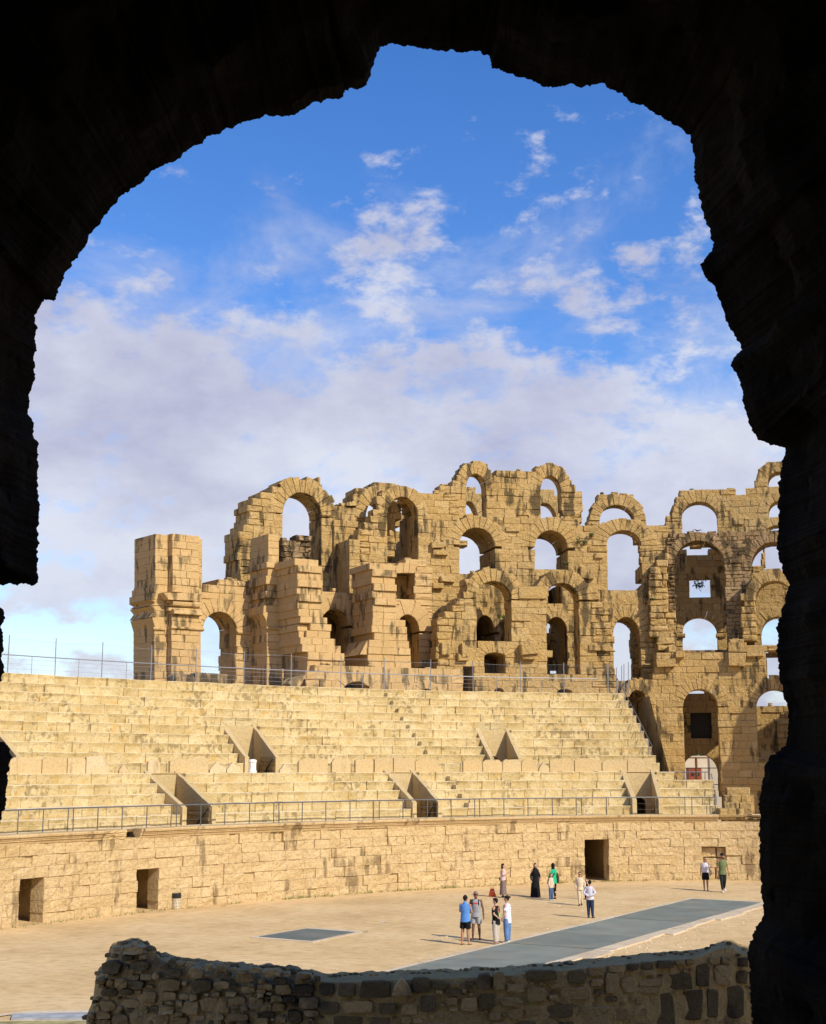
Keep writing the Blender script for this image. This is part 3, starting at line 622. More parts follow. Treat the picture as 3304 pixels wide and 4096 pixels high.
m = MB(); n = 10; P = W(s, D5 - .12, 0)
pr = [(.24, 0), (.24, .1), (.2, .12), (.2, .52), (.23, .56), (.21, .66), (.1, .7)]
m.add([(P[0] + r_ * math.cos(2 * math.pi * k / n), P[1] + r_ * math.sin(2 * math.pi * k / n), H5 + z) for r_, z in pr for k in range(n)],
      [(j * n + k, j * n + (k + 1) % n, (j + 1) * n + (k + 1) % n, (j + 1) * n + k) for j in range(len(pr) - 1) for k in range(n)] + [tuple(range((len(pr) - 1) * n, len(pr) * n))]); m.build('post_shaft', 'marble', th)
# stepped end stones beyond the cornice, at the far right of the podium
st = empty('end_blocks', W(UP(2950, 3280, 0)[0], .3, 3.4), 'low stepped stones on top of the podium past the end of its cornice', 'stones')
for x0, x1, y0, d in ((2876, 2976, 3234, .5), (2976, 3010, 3255, .4), (3010, 3044, 3272, .3), (3044, 3100, 3290, .3), (2895, 3015, 3180, 3.0), (2895, 3010, 3210, 2.2), (2905, 3000, 3150, 3.8)):
    a, b = sx(x0, y0, d), sx(x1, y0, d); top = UP(x0, y0, d)[1]; u = a
    while u < b - .05:
        u1 = min(b, u + rg.uniform(.7, 1.1)); u1 = b if b - u1 < .35 else u1
        block(u, u1, d, d + 1.3, 3.3 if d < 1 else 3.4, top, .01, .05, .03).build('stone_block', 'ruin', st); u = u1
# ------------------------------------------------------------------ ruined arcades behind the seats
def px(cf, pts): return [cf(*p) for p in pts]
TB = HT - 1.2                                    # the masonry starts just under the terrace
# terrace behind the seats
m = MB(); k = 50; s0, s1 = SL - 3, eU[9] + 1
for i in range(k):
    a, b = s0 + (s1 - s0) * i / k, s0 + (s1 - s0) * (i + 1) / k
    m.add([W(a, DT + 2.1, HT - .1), W(b, DT + 2.1, HT - .1), W(b, 22, HT - .5), W(a, 22, HT - .5), W(b, 60, HT - .6), W(a, 60, HT - .6)], [(0, 1, 2, 3), (3, 2, 4, 5)])
m.add([W(s1, 0, 0), W(s1, 60, 0), W(s1, 60, HT - .6), W(s1, 22, HT - .5), W(s1, DT, HT - .1)], [(0, 1, 2, 3, 4)])
tag(m.build('terrace', 'ruin'), 'earth terrace between the top seats and the ruins', 'terrace', kind='structure')

def rows_pier(rows, cf, d, depth, mt, nb=2, base=None, rough=.02):
    """a pier given course by course: (y top, y foot, x left, x right, projection)"""
    out = []
    for y0, y1, xa, xb, pr in rows:
        a = UP(*cf(xa, (y0 + y1) / 2), d)[0]; b = UP(*cf(xb, (y0 + y1) / 2), d)[0]; ht = UP(*cf((xa + xb) / 2, y0), d)[1]; hb = UP(*cf((xa + xb) / 2, y1), d)[1]
        L = (b - a) * G(a, d); n = max(1, round(L / rg.uniform(.75, 1.1))); cut = [a + (b - a) * (i + (rg.uniform(-.12, .12) if 0 < i < n else 0)) / n for i in range(n + 1)]
        for i in range(n):
            dd = d - pr; first = True
            while dd < d + depth - .1:
                e = min(d + depth, dd + rg.uniform(.9, 1.5)); e = d + depth if d + depth - e < .5 else e
                if first or i in (0, n - 1):
                    p = block(cut[i], cut[i + 1], dd + rg.gauss(0, rough * .5) if first else dd, e, hb, ht, .008, .03 if first else .012, rough if first else 0, False)
                    if not first: p.area *= .4
                    out.append((p, None, mt))
                dd = e + .01; first = False
    return out
def course_rows(y0, y1, xa, xb, n, pr=0.):       # plain courses between two pixel rows
    return [(y0 + (y1 - y0) * i / n, y0 + (y1 - y0) * (i + 1) / n, xa, xb, pr + rg.uniform(-.015, .015)) for i in range(n)]
def pier(name, label, rows, cf, d, depth, mt='ruin', extra=(), cat='pier'):
    xa = sum(r[2] for r in rows) / len(rows); xb = sum(r[3] for r in rows) / len(rows); yb = max(r[1] for r in rows)
    s, h = UP(*cf((xa + xb) / 2, yb), d); th = empty(name, W(s, d, h), label, cat)
    finish(th, rows_pier(rows, cf, d, depth, mt) + list(extra), mt); return th
def shp(cf, pts, d0, d1, mt, nm='moulding', c=.02, rough=.005, dref=None):
    return (prism([UP(*cf(*p), dref or d0) for p in pts], d0, d1, c, rough), nm, mt)
def band(cf, xa, xb, prof, d, mt, nm='moulding'):
    """moulding run along the wall: prof is a list of (pixel row, projection)"""
    a = UP(*cf(xa, prof[0][0]), d)[0]; b = UP(*cf(xb, prof[0][0]), d)[0]; m = MB()
    q = [(UP(*cf((xa + xb) / 2, y), d)[1], p) for y, p in prof]; q = [(q[0][0], -.2)] + q + [(q[-1][0], -.2)]
    n = len(q); v = [W(s, d - p, h) for s in (a, b) for h, p in q]
    m.add(v, [(i, n + i, n + i + 1, i + 1) for i in range(n - 1)] + [tuple(range(n))[::-1], tuple(range(n, 2 * n))]); m.area = .3
    return (m, nm, mt)

# --- free-standing pier at the left
D = 24.0
rows = course_rows(640, 1075, 262, 672, 7) + course_rows(1075, 1440, 255, 668, 6) + course_rows(1440, 2010, 255, 661, 9)
ex = rows_pier(course_rows(636, 1140, 377, 614, 8, .55) + course_rows(1335, 1440, 372, 612, 2, .55) + course_rows(1440, 2010, 368, 606, 9, .55), c1, D, .3, 'tower')
ex += [shp(c1, [(335, 1128), (640, 1135), (612, 1200), (378, 1190)], D - .8, D + .3, 'tower', 'corbel'),
       shp(c1, [(376, 1198), (612, 1206), (612, 1222), (378, 1214)], D - .45, D + .3, 'tower', 'corbel'),
       band(c1, 376, 614, [(1214, .62), (1230, .72), (1252, .68), (1262, .58)], D, 'tower'), shp(c1, [(380, 1258), (610, 1266), (610, 1292), (378, 1284)], D - .5, D + .3, 'tower', 'corbel'),
       band(c1, 374, 620, [(1284, .66), (1296, .82), (1326, .86), (1334, .6)], D, 'tower'),
       band(c1, 240, 345, [(1432, .08), (1440, .16), (1452, .14), (1462, .0)], D, 'tower', 'impost'), band(c1, 362, 616, [(1432, .64), (1440, .72), (1452, .7), (1462, .55)], D, 'tower', 'impost'),
       band(c1, 616, 682, [(1436, .08), (1444, .16), (1454, .14), (1464, .0)], D, 'tower', 'impost')]
ex += [shp(c1, [(262, 1440), (236, 1345), (340, 1345), (345, 1440)], D - .02, D + 3.1, 'tower', 'springer'), shp(c1, [(232, 1340), (264, 1292), (345, 1292), (345, 1340)], D - .03, D + 3.15, 'tower', 'springer'),
       shp(c1, [(264, 1288), (232, 1246), (345, 1246), (345, 1288)], D - .02, D + 3.1, 'tower', 'springer'), shp(c1, [(236, 1240), (266, 1218), (345, 1218), (345, 1240)], D - .03, D + 3.15, 'tower', 'springer'),
       shp(c1, [(262, 1214), (226, 1190), (345, 1190), (345, 1214)], D - .02, D + 3.2, 'tower', 'springer'), shp(c1, [(238, 1186), (238, 1132), (345, 1132), (345, 1186)], D - .04, D + 3.25, 'tower', 'springer'), shp(c1, [(250, 1128), (250, 1075), (345, 1075), (345, 1128)], D - .03, D + 3.1, 'tower', 'springer')]
pier('ruined_pier', 'tall free-standing pier of clean tan blocks with broken vault mouldings at mid height', rows, c1, D, 3.0, 'tower', ex)

# --- arch between that pier and the next wall
D = 24.7
o1 = [arch(c1, 667, 962, 1296, 1466, 2010, 1.05, n=13)]
mk_wall('low_arch_wall', 'low stained wall with one open arch beside the free-standing pier', D, 2.7, px(c1, [(664, 1034), (985, 1042), (1130, 1042), (1130, 2010), (660, 2010)]), o1, 'tower', bw=(.8, 1.6), rough=.012, seed=5,
        extra=[band(c1, 970, 1130, [(1468, .1), (1476, .2), (1488, .16), (1496, .0)], D, 'tower', 'impost')])

# --- high wall with the great arch and its broken neighbour
D = 27.4
o2 = [arch(c2, 63, 402, 262, 458, 905, 1.15, n=15), arch(c2, 788, 1000, 322, 482, 660, .95, n=11)]
ol = px(c1, [(982, 2010), (982, 692), (1055, 690), (1050, 640), (985, 640), (985, 592), (1020, 590), (1020, 538), (1070, 532), (1070, 350), (1090, 350), (1090, 296), (1185, 294), (1185, 246), (1290, 246), (1290, 206), (1350, 200), (1380, 150)]) + \
     px(c2, [(395, 155), (398, 215), (425, 222), (430, 272), (460, 278), (462, 392), (640, 402), (715, 402), (690, 340), (700, 250), (760, 200), (1050, 195), (1050, 800), (700, 900), (700, 2010)])
hw = mk_wall('high_arch_wall', 'highest wall at the left of the ruins, one great round arch open to the sky', D, 2.4, ol, o2, rough=.022, seed=8,
        extra=[band(c2, 395, 485, [(444, .1), (452, .22), (464, .18), (470, 0)], D, 'ruin', 'impost'), band(c2, 715, 798, [(468, .1), (476, .2), (486, .16), (492, 0)], D, 'ruin', 'impost'),
               shp(c2, [(625, 345), (625, 375), (715, 375), (735, 335), (715, 325)], D - .2, D + 2, 'ruin', 'stone_block')] +
        rows_pier([(505, 560, 505, 720, .1)] + course_rows(560, 1150, 510, 700, 10, .05), c2, D - .2, .5, 'ruin'))

# --- buttress pier in front of it, with corbels
D = 22.3
rows = course_rows(622, 868, 1243, 1338, 4) + [(868, 920, 1222, 1352, .12), (920, 988, 1240, 1360, 0), (988, 1062, 1216, 1362, .15), (1062, 1120, 1238, 1364, 0), (1120, 1178, 1216, 1364, .14), (1178, 1240, 1238, 1366, 0), (1240, 1300, 1232, 1366, 0), (1300, 1430, 1228, 1366, 0)] + course_rows(1430, 2010, 1230, 1366, 9)
ex = [shp(c1, [(1232, 1205), (1262, 1198), (1215, 1240)], D - .04, D + 2.6, 'tower', 'springer'), shp(c1, [(1205, 1242), (1250, 1240), (1238, 1305), (1200, 1310)], D - .03, D + 2.6, 'tower', 'springer'), shp(c1, [(1196, 1312), (1240, 1302), (1240, 1425), (1232, 1425), (1222, 1360)], D - .05, D + 2.6, 'tower', 'springer'),
      band(c1, 1222, 1345, [(1428, .08), (1436, .16), (1446, .14), (1454, 0)], D, 'tower', 'impost')]
pier('buttress_pier', 'narrow tan pier with three corbel stones, in front of the great arch', rows, c1, D, 2.8, 'tower', ex)
# broken rubble fill beside its top
D = 26.4
mk_wall('rubble_fill', 'broken rubble stub low in the great arch, beside the corbelled pier', D, 1.5, px(c1, [(1366, 690), (1400, 664), (1470, 664), (1530, 640), (1612, 640), (1612, 1000), (1366, 1000)]), (), 'ruin_rough', ch=.42, bw=(.4, .9), rough=.06, seed=4)

# --- two stepped piers
D = 19.2
def stepped(name, label, rows, left_x):
    ex = []
    return pier(name, label, rows, c2, D, 3.4, 'tower')
S1 = [(838, 900, 170, 378, 0), (900, 957, 186, 402, .16), (957, 1022, 194, 398, 0), (1022, 1086, 188, 404, .16), (1086, 1148, 190, 400, 0), (1148, 1212, 202, 406, .16), (1212, 1275, 196, 402, 0), (1275, 1341, 202, 412, 0), (1341, 1397, 214, 450, .1),
      (1397, 1402, 214, 470, 0), (1402, 1462, 210, 300, -.25), (1402, 1462, 300, 486, .1), (1462, 1524, 220, 270, -.25), (1462, 1524, 270, 478, .06), (1524, 1586, 212, 520, .12), (1586, 1652, 222, 562, .2), (1652, 1720, 272, 592, .22), (1720, 1782, 276, 606, .1), (1782, 1850, 270, 610, .12), (1850, 2010, 265, 600, .1)]
S2 = [(878, 932, 820, 1022, 0), (932, 992, 838, 1050, .16), (992, 1056, 836, 1042, 0), (1056, 1117, 850, 1050, .16), (1117, 1181, 842, 1050, 0), (1181, 1242, 856, 1050, .16), (1242, 1302, 846, 1052, 0), (1302, 1362, 850, 1056, 0), (1362, 1422, 842, 1131, .08), (1422, 1484, 830, 1141, .12),
      (1484, 1546, 856, 1147, .06), (1546, 1609, 806, 1158, .14), (1609, 1670, 800, 1168, .18), (1670, 1730, 800, 1176, .1), (1730, 1796, 806, 1180, .06), (1796, 2010, 800, 1180, .06)]
stepped('stepped_pier', 'pier of jutting courses that widens like a stair at its foot, left of its twin', S1, 60)
t2 = stepped('stepped_pier', 'pier of jutting courses with a stair-like foot, right of its twin', S2, 700)
rows_ = [shp(c2, [(800, 1546), (806, 1546), (806, 1670), (735, 1668)], D, D + 3, 'tower', 'sloping_stone', .03, .01)]
finish(t2, rows_, 'tower')
# carved stone leaning at their foot
th = empty('fallen_stone', W(UP(*c2(190, 1940), D - 1)[0], D - 1, HT - .3), 'long moulded stone lying tilted against the foot of the stepped pier', 'stone')
shp(c2, [(118, 1920), (150, 1875), (270, 1845), (262, 1870), (215, 1945), (150, 1950)], D - 1.2, D - .2, 'tower', 'stone')[0].build('moulded_stone', 'tower', th)

# --- arch walls between and beside the stepped piers
D = 23.6
oA = [arch(c2, 395, 640, 1272, 1410, 1785, 1.0, lining=7)]
mk_wall('low_arch_wall', 'low wall with a dark arch between the two stepped piers', D, 1.6, px(c2, [(390, 1140), (655, 1145), (860, 1145), (860, 1800), (390, 1800)]), oA, 'tower', seed=15, rough=.015)
D = 23.4
oB = [rect(c2, 1043, 1208, 962, 1166, 6), arch(c2, 1052, 1252, 1320, 1462, 1800, 1.0, lining=7)]
mk_wall('window_wall', 'recessed wall with a square dark window above a dark arch, right of the stepped piers', D, 1.6, px(c2, [(1000, 866), (1190, 866), (1360, 880), (1365, 930), (1365, 1800), (1000, 1800)]), oB, 'tower', seed=16, rough=.015,
        extra=[shp(c2, [(1048, 905 + 10), (1080, 870), (1120, 870), (1112, 958), (1050, 962)], D - .05, D + .5, 'tower', 'voussoir'), shp(c2, [(1122, 870), (1170, 870), (1160, 958), (1114, 958)], D - .06, D + .5, 'tower', 'voussoir'), shp(c2, [(1172, 870), (1240, 880), (1205, 962), (1162, 958)], D - .05, D + .5, 'tower', 'voussoir')])
# pier behind, dark on its flank
D = 24.6
pier('tall_pier', 'tall pier with a dark stained flank behind the second stepped pier', course_rows(668, 1200, 645, 738, 9), c2, D, 2.6, 'ruin')
# low wall behind the railing
D = 18.4
oC = [arch(c2, 582, 836, 1902, 2010, 2060, .9, lining=5), arch(c2, 1270, 1360, 1966, 2000, 2060, .6, lining=4)]
mk_wall('terrace_wall', 'low stained wall behind the upper railing, with one shallow dark arch', D, 1.2, px(c2, [(272, 1786), (600, 1782), (1180, 1800), (1640, 1800), (1640, 2060), (272, 2060)]), oC, 'tower', seed=17, rough=.02, front=1.0)

# --- central arcade: thick below, thin above
D = 25.2
oD = [arch(c2, 975, 1242, 300, 452, 862, .95, n=11, rt=1.3), arch(c3, 300, 607, 566, 722, 990, 1.0, n=13), arch(c3, 955, 1238, 590, 738, 905, 1.0, n=13),
      arch(c3, 440, 604, 1326, 1470, 1700, .7, lining=6), rect(c3, 1070, 1187, 1060, 1196, 5), arch(c3, 1052, 1236, 1340, 1470, 1830, .8, lining=0), arch(c4, 250, 516, 620, 738, 1066, .95, n=13, rt=1.8), arch(c4, 298, 506, 1290, 1440, 1776, .95, n=13)]
olC = px(c2, [(738, 2010), (738, 668), (705, 650), (705, 610), (732, 605), (732, 572), (772, 568), (772, 520), (828, 512), (828, 458), (852, 452), (852, 402), (886, 398), (886, 300), (930, 262), (960, 235), (1240, 235), (1246, 288), (1400, 286)]) + \
      px(c3, [(300, 290), (300, 488), (1345, 500), (1350, 560), (1360, 530), (1520, 540), (1560, 560)]) + px(c4, [(215, 640), (250, 560), (500, 555), (545, 610), (720, 585), (730, 640)]) + px(c4, [(730, 1560), (640, 1580), (640, 2010)]) + px(c3, [(1640, 2010), (1500, 2010)])
ca = mk_wall('central_arcade', 'thick central wall of the ruins pierced by rows of round arches', D, 4.2, olC, oD, tsil=1.1, rough=.024, seed=31, extra=[
    shp(c3, [(60, 690), (165, 690), (168, 740), (62, 742)], D - 0.45, D + .5, 'ruin', 'corbel_stone', .06, .03), shp(c3, [(75, 755), (205, 755), (205, 805), (75, 800)], D - 0.33, D + .5, 'ruin', 'corbel_stone', .06, .03),
    shp(c3, [(140, 985), (265, 985), (262, 1040), (142, 1032)], D - 0.36, D + .5, 'ruin', 'corbel_stone', .06, .03), shp(c3, [(70, 1045), (165, 1045), (165, 1095), (70, 1092)], D - 0.42, D + .5, 'ruin', 'corbel_stone', .06, .03),
    shp(c3, [(705, 555), (825, 555), (825, 600), (705, 598)], D - 0.18, D + .5, 'ruin', 'corbel_stone', .06, .03), shp(c3, [(1350, 900), (1470, 900), (1470, 1008), (1350, 1005)], D - 0.33, D + .5, 'ruin', 'corbel_stone', .06, .03),
    shp(c3, [(1405, 1085), (1500, 1085), (1500, 1135), (1405, 1130)], D - 0.30, D + .5, 'ruin', 'corbel_stone', .06, .03), shp(c3, [(1340, 1140), (1520, 1135), (1520, 1190), (1340, 1195)], D - 0.30, D + .5, 'ruin', 'corbel_stone', .06, .03),
    shp(c3, [(1560, 1265), (1645, 1262), (1645, 1330), (1600, 1385), (1562, 1360)], D - 0.54, D + .5, 'ruin', 'corbel_stone', .06, .03), shp(c3, [(1420, 725), (1585, 728), (1585, 775), (1420, 770)], D - 0.15, D + .5, 'ruin', 'corbel_stone', .06, .03),
    shp(c3, [(1475, 785), (1545, 785), (1545, 830), (1475, 830)], D - 0.21, D + .5, 'ruin', 'corbel_stone', .06, .03)])
D = 25.6
oE = [arch(c3, 356, 532, 98, 240, 484, .95, n=11), arch(c3, 1004, 1182, 114, 255, 500, .95, n=11)]
olE = px(c3, [(98, 490), (98, 252), (145, 218), (240, 218), (240, 152), (285, 118), (300, 70), (345, 12), (540, 12), (552, 82), (580, 97), (660, 92), (668, 74), (808, 76), (812, 94), (942, 96), (962, 52), (985, 35), (1203, 38), (1205, 98), (1226, 102), (1226, 152), (1280, 154), (1280, 212), (1310, 214), (1310, 268), (1365, 272), (1368, 336), (1388, 342), (1386, 386), (1362, 392), (1360, 500)])
mk_wall('upper_arcade', 'topmost storey of the central ruins, two narrow arches high against the sky', D, 1.25, olE, oE, rough=.022, seed=32)
# far wall glimpsed through the top arches
D = 36.0
oG = [arch(c3, 300, 462, 338, 520, 700, .9), arch(c3, 940, 1148, 352, 520, 700, .9)]
mk_wall('rear_wall', 'farther wall with its own arches, glimpsed through the topmost openings', D, 1.4, px(c3, [(200, 235), (440, 228), (446, 285), (520, 300), (520, 470), (900, 480), (980, 250), (1125, 246), (1130, 305), (1215, 330), (1215, 700), (200, 700)]), oG, rough=.022, seed=33)
# rooms behind the lower arches keep them dark
D = 33.0
mk_wall('rear_wall', 'inner wall in shade behind the lower central arches', D, 1.0, px(c3, [(-420, 700), (-160, 560), (60, 560), (60, 1010), (255, 1000), (255, 1500), (1090, 1500), (1090, 1200), (1330, 1190), (1330, 1830), (1100, 1830), (1100, 2010), (-420, 2010)]), [arch(c2, 1085, 1180, 480, 560, 770, .5)], rough=.02, seed=34, limit=120)

# --- front wall of the centre with two tall arches
D = 21.0
oF = [arch(c3, 449, 752, 1030, 1182, 1556, .95, n=13), arch(c3, 1058, 1342, 1046, 1190, 1812, .95, n=13), arch(c3, 515, 698, 1650, 1690, 1810, .8, lining=5, n=9), rect(c3, 330, 425, 1782, 2060, 4), arch(c3, 598, 686, 1958, 2000, 2060, .5, lining=3), arch(c3, 1146, 1276, 1966, 2000, 2060, .6, lining=3)]
olF = px(c3, [(105, 2060), (105, 1366), (165, 1362), (165, 1310), (235, 1305), (235, 1242), (275, 1238), (275, 1182), (330, 1178), (330, 1122), (372, 1118), (372, 1062), (352, 1058), (352, 1002), (405, 998), (405, 958), (440, 955), (762, 960), (764, 1020), (770, 1190), (810, 1188), (815, 1078), (1020, 1078), (1020, 1010), (1050, 1008), (1055, 968), (1342, 968), (1350, 1040), (1385, 1180), (1345, 1200), (1565, 1208), (1565, 1290), (1648, 1270), (1560, 1400), (1635, 1396), (1640, 1560), (1656, 1640), (1612, 1642), (1612, 1700), (1636, 1705), (1636, 1800), (1662, 1815), (1668, 2060)])
mk_wall('front_arcade', 'nearer ruined wall in the centre with two tall stained arches and a stepped left edge', D, 1.8, olF, oF, tsil=1.3, rough=.024, seed=41, extra=[
    shp(c3, [(832, 1580), (990, 1580), (992, 1660), (840, 1672)], D - 0.66, D + .4, 'ruin', 'corbel_stone', .06, .03), shp(c3, [(838, 1672), (985, 1664), (960, 1710), (850, 1708)], D - 0.42, D + .4, 'ruin', 'corbel_stone', .06, .03),
    shp(c3, [(145, 1565), (222, 1565), (224, 1672), (145, 1672)], D - 0.30, D + .4, 'ruin', 'corbel_stone', .06, .03), shp(c3, [(320, 1568), (372, 1590), (392, 1650), (380, 1690), (325, 1690)], D - 0.42, D + .4, 'ruin', 'corbel_stone', .06, .03), shp(c3, [(288, 1650), (325, 1690), (390, 1692), (380, 1722), (290, 1722)], D - 0.36, D + .4, 'ruin', 'corbel_stone', .06, .03),
    shp(c3, [(815, 1078), (1058, 1075), (1058, 1185), (815, 1182)], D - 0.15, D + .4, 'ruin', 'corbel_stone', .06, .03), shp(c3, [(1428, 1580), (1600, 1580), (1656, 1640), (1428, 1630)], D - 0.21, D + .4, 'ruin', 'corbel_stone', .06, .03),
    shp(c3, [(1040, 1628), (1108, 1632), (1106, 1690), (1040, 1688)], D + .1, D + 1.2, 'ruin', 'corbel_stone')])
# --- upper arch standing behind, to the right
D = 29.5
mk_wall('skyline_arch', 'single broken arch on the skyline right of the central ruins', D, 1.5, px(c4, [(60, 700), (92, 600), (92, 522), (126, 515), (126, 428), (176, 412), (176, 372), (206, 338), (440, 325), (455, 372), (486, 378), (486, 422), (522, 428), (526, 516), (550, 522), (550, 580), (725, 585), (725, 700)]), [arch(c4, 194, 460, 425, 545, 720, .95, n=13)], rough=.022, seed=51)

# --- right-hand block
D = 29.0
oH = [arch(c4, 829, 1101, 400, 522, 700, .95, n=13), arch(c4, 1487, 1655, 168, 250, 301, .9), arch(c4, 1490, 1655, 395, 480, 512, .8), arch(c4, 1470, 1655, 583, 640, 700, .7)]
mk_wall('right_upper_wall', 'top storey at the right with a wide round arch and a stair-like rising edge', D, 1.5, px(c4, [(698, 720), (698, 522), (726, 516), (752, 446), (776, 386), (776, 356), (812, 322), (1088, 317), (1318, 322), (1322, 306), (1370, 302), (1370, 252), (1410, 250), (1410, 200), (1436, 196), (1436, 146), (1466, 142), (1466, 92), (1800, 88), (1800, 720)]), oH, rough=.022, seed=52, extra=[shp(c4, [(1218, 515), (1300, 515), (1300, 575), (1222, 575)], 28.88, 29.5, 'ruin', 'stone_block')])
D = 25.0
oI = [arch(c4, 779, 1167, 700, 880, 1545, .75, n=17), arch(c4, 1372, 1720, 712, 900, 1560, .75, n=15)]
mk_wall('concrete_wall', 'rough rubble-concrete wall at the right with one tall arch over a window', D, 2.2, px(c4, [(712, 1600), (712, 662), (740, 645), (900, 640), (1100, 630), (1300, 628), (1800, 632), (1800, 1600)]), oI, 'ruin_rough', ch=.3, bw=(.35, .9), rough=.045, seed=53, gap=.008, c=.03)
D = 24.4
mk_wall('stained_pier', 'dark stained pier of blocks left of the rubble-concrete arch', D, 1.0, px(c4, [(570, 1420), (570, 905), (640, 870), (700, 820), (716, 700), (720, 700), (720, 1235), (775, 1235), (775, 1545), (625, 1545), (620, 1440)]), (), 'ruin', rough=.03, seed=57)
D = 23.6
mk_wall('front_arch_wall', 'nearer broken arch at the far right edge, its crown stained dark', D, 1.6, px(c4, [(1280, 1490), (1280, 1210), (1310, 1200), (1280, 1140), (1285, 1090), (1335, 1085), (1335, 1040), (1362, 1035), (1362, 985), (1386, 980), (1388, 925), (1800, 925), (1800, 1490)]), [arch(c4, 1399, 1700, 1010, 1160, 1484, .9)], 'ruin', rough=.028, seed=54)
D = 33.5
oJ = [rect(c4, 884, 1047, 978, 1152), arch(c4, 834, 1101, 1286, 1410, 1560, .85, n=13), arch(c4, 1440, 1700, 1288, 1420, 1600, .85), rect(c4, 1462, 1700, 640, 925)]
mk_wall('rear_window_wall', 'shaded back wall with a square window and an arch, seen through the tall rubble-concrete arch', D, 1.6, px(c4, [(700, 760), (850, 785), (920, 800), (1010, 790), (1085, 775), (1180, 760), (1340, 760), (1340, 900), (1420, 900), (1445, 760), (1466, 760), (1466, 940), (1720, 940), (1720, 1600), (700, 1600)]), oJ, 'ruin', rough=.02, seed=55, extra=[
    band(c4, 778, 848, [(1416, .1), (1424, .25), (1440, .2), (1450, 0)], D, 'ruin', 'impost'), band(c4, 1086, 1160, [(1416, .1), (1424, .25), (1440, .2), (1450, 0)], D, 'ruin', 'impost')])
D = 22.6
oK = [arch(c5, 649, 917, 302, 436, 1060, .9, n=15), arch(c5, 1208, 1480, 302, 436, 888, .95, n=15), arch(c5, 225, 372, 308, 420, 1200, .8, n=9), rect(c5, 1275, 1480, 20, 216)]
olK = px(c5, [(225, 1200), (222, 228), (380, 226), (425, 170), (425, 20), (580, -15), (600, 40), (640, 5), (960, 0), (985, 40), (985, -60), (1125, -60), (1125, -30), (1480, -70), (1480, 1400), (940, 1400), (940, 1060), (700, 1060), (480, 1000)])
mk_wall('lower_arch_wall', 'tall lower wall at the right, one narrow arch reaching the ground, half in shadow', D, 2.0, olK, oK, 'ruin', rough=.022, seed=56, extra=[
    shp(c5, [(430, 70), (580, 65), (580, 125), (440, 130)], D - .5, D + .3, 'ruin', 'corbel_stone'), shp(c5, [(985, 20), (1125, 22), (1110, 125), (990, 118)], D - .55, D + .3, 'ruin', 'corbel_stone'), shp(c5, [(580, 10), (650, 8), (650, 55), (582, 58)], D - .4, D + .3, 'ruin', 'corbel_stone'),
    shp(c5, [(1128, 5), (1260, 0), (1255, 45), (1128, 50)], D - .3, D + .3, 'ruin', 'corbel_stone'), shp(c5, [(985, -60), (1125, -58), (1125, 15), (985, 12)], D - .3, D + .3, 'ruin', 'corbel_stone')])
D = 31.0
mk_wall('rear_arch_wall', 'dark back wall with a walled-up window above a low archway to the street', D, 1.3, px(c5, [(560, 350), (960, 348), (1180, 410), (1480, 412), (1480, 1150), (560, 1150)]), [arch(c5, 640, 912, 800, 940, 1200, .7, n=13), rect(c5, 697, 858, 468, 672)], 'ruin', rough=.02, seed=58,
        extra=[(prism([UP(*c5(690, 690), 31.5), UP(*c5(865, 690), 31.5), UP(*c5(865, 440), 31.5), UP(*c5(690, 440), 31.5)], 31.5, 31.9, .01, 0), 'window_grille', 'iron')])
D = 31.0
mk_wall('rear_pier', 'dark inner pier behind the narrow arch at the end of the seats', D, 1.3, px(c4, [(438, 1775), (438, 1330), (700, 1330), (700, 2010), (438, 2010)]), (), 'ruin', rough=.02, seed=59, limit=80)
# --- unseen ruin added right of the view, shaped to throw the lower wall's shadow
D = 22.6
K = 24.0; sh3 = -SUNV
edge = [UP(*c5(*p), D) for p in ((1260, 200), (1215, 270), (1130, 400), (1060, 520), (1020, 620), (1008, 760), (990, 830), (930, 905), (935, 1010), (890, 1080), (860, 1200))]
ptsW = [Vector(W(s, D, h)) + SUNV * K for s, h in edge]
u_ = Vector((SUNV.y, -SUNV.x, 0)).normalized() * -1
if u_.x < 0: u_ = -u_
right = [p + u_ * 30 for p in ptsW]
m = MB(); n = len(ptsW); tk = Vector((SUNV.x, SUNV.y, 0)).normalized() * 1.6
foot = [Vector((ptsW[-1].x, ptsW[-1].y, 0)), Vector((right[-1].x, right[-1].y, 0))]
fr_ = ptsW + [foot[0], foot[1], right[0]]; N = len(fr_)
m.add(fr_ + [p + tk for p in fr_], [tuple(range(N)), tuple(range(2 * N - 1, N - 1, -1))] + [(i, N + i, N + (i + 1) % N, (i + 1) % N) for i in range(N)])
th = empty('shadow_ruin', foot[0], 'unseen wall added beyond the right edge of the view to cast a shadow', 'wall'); m.build('masonry', 'ruin', th)
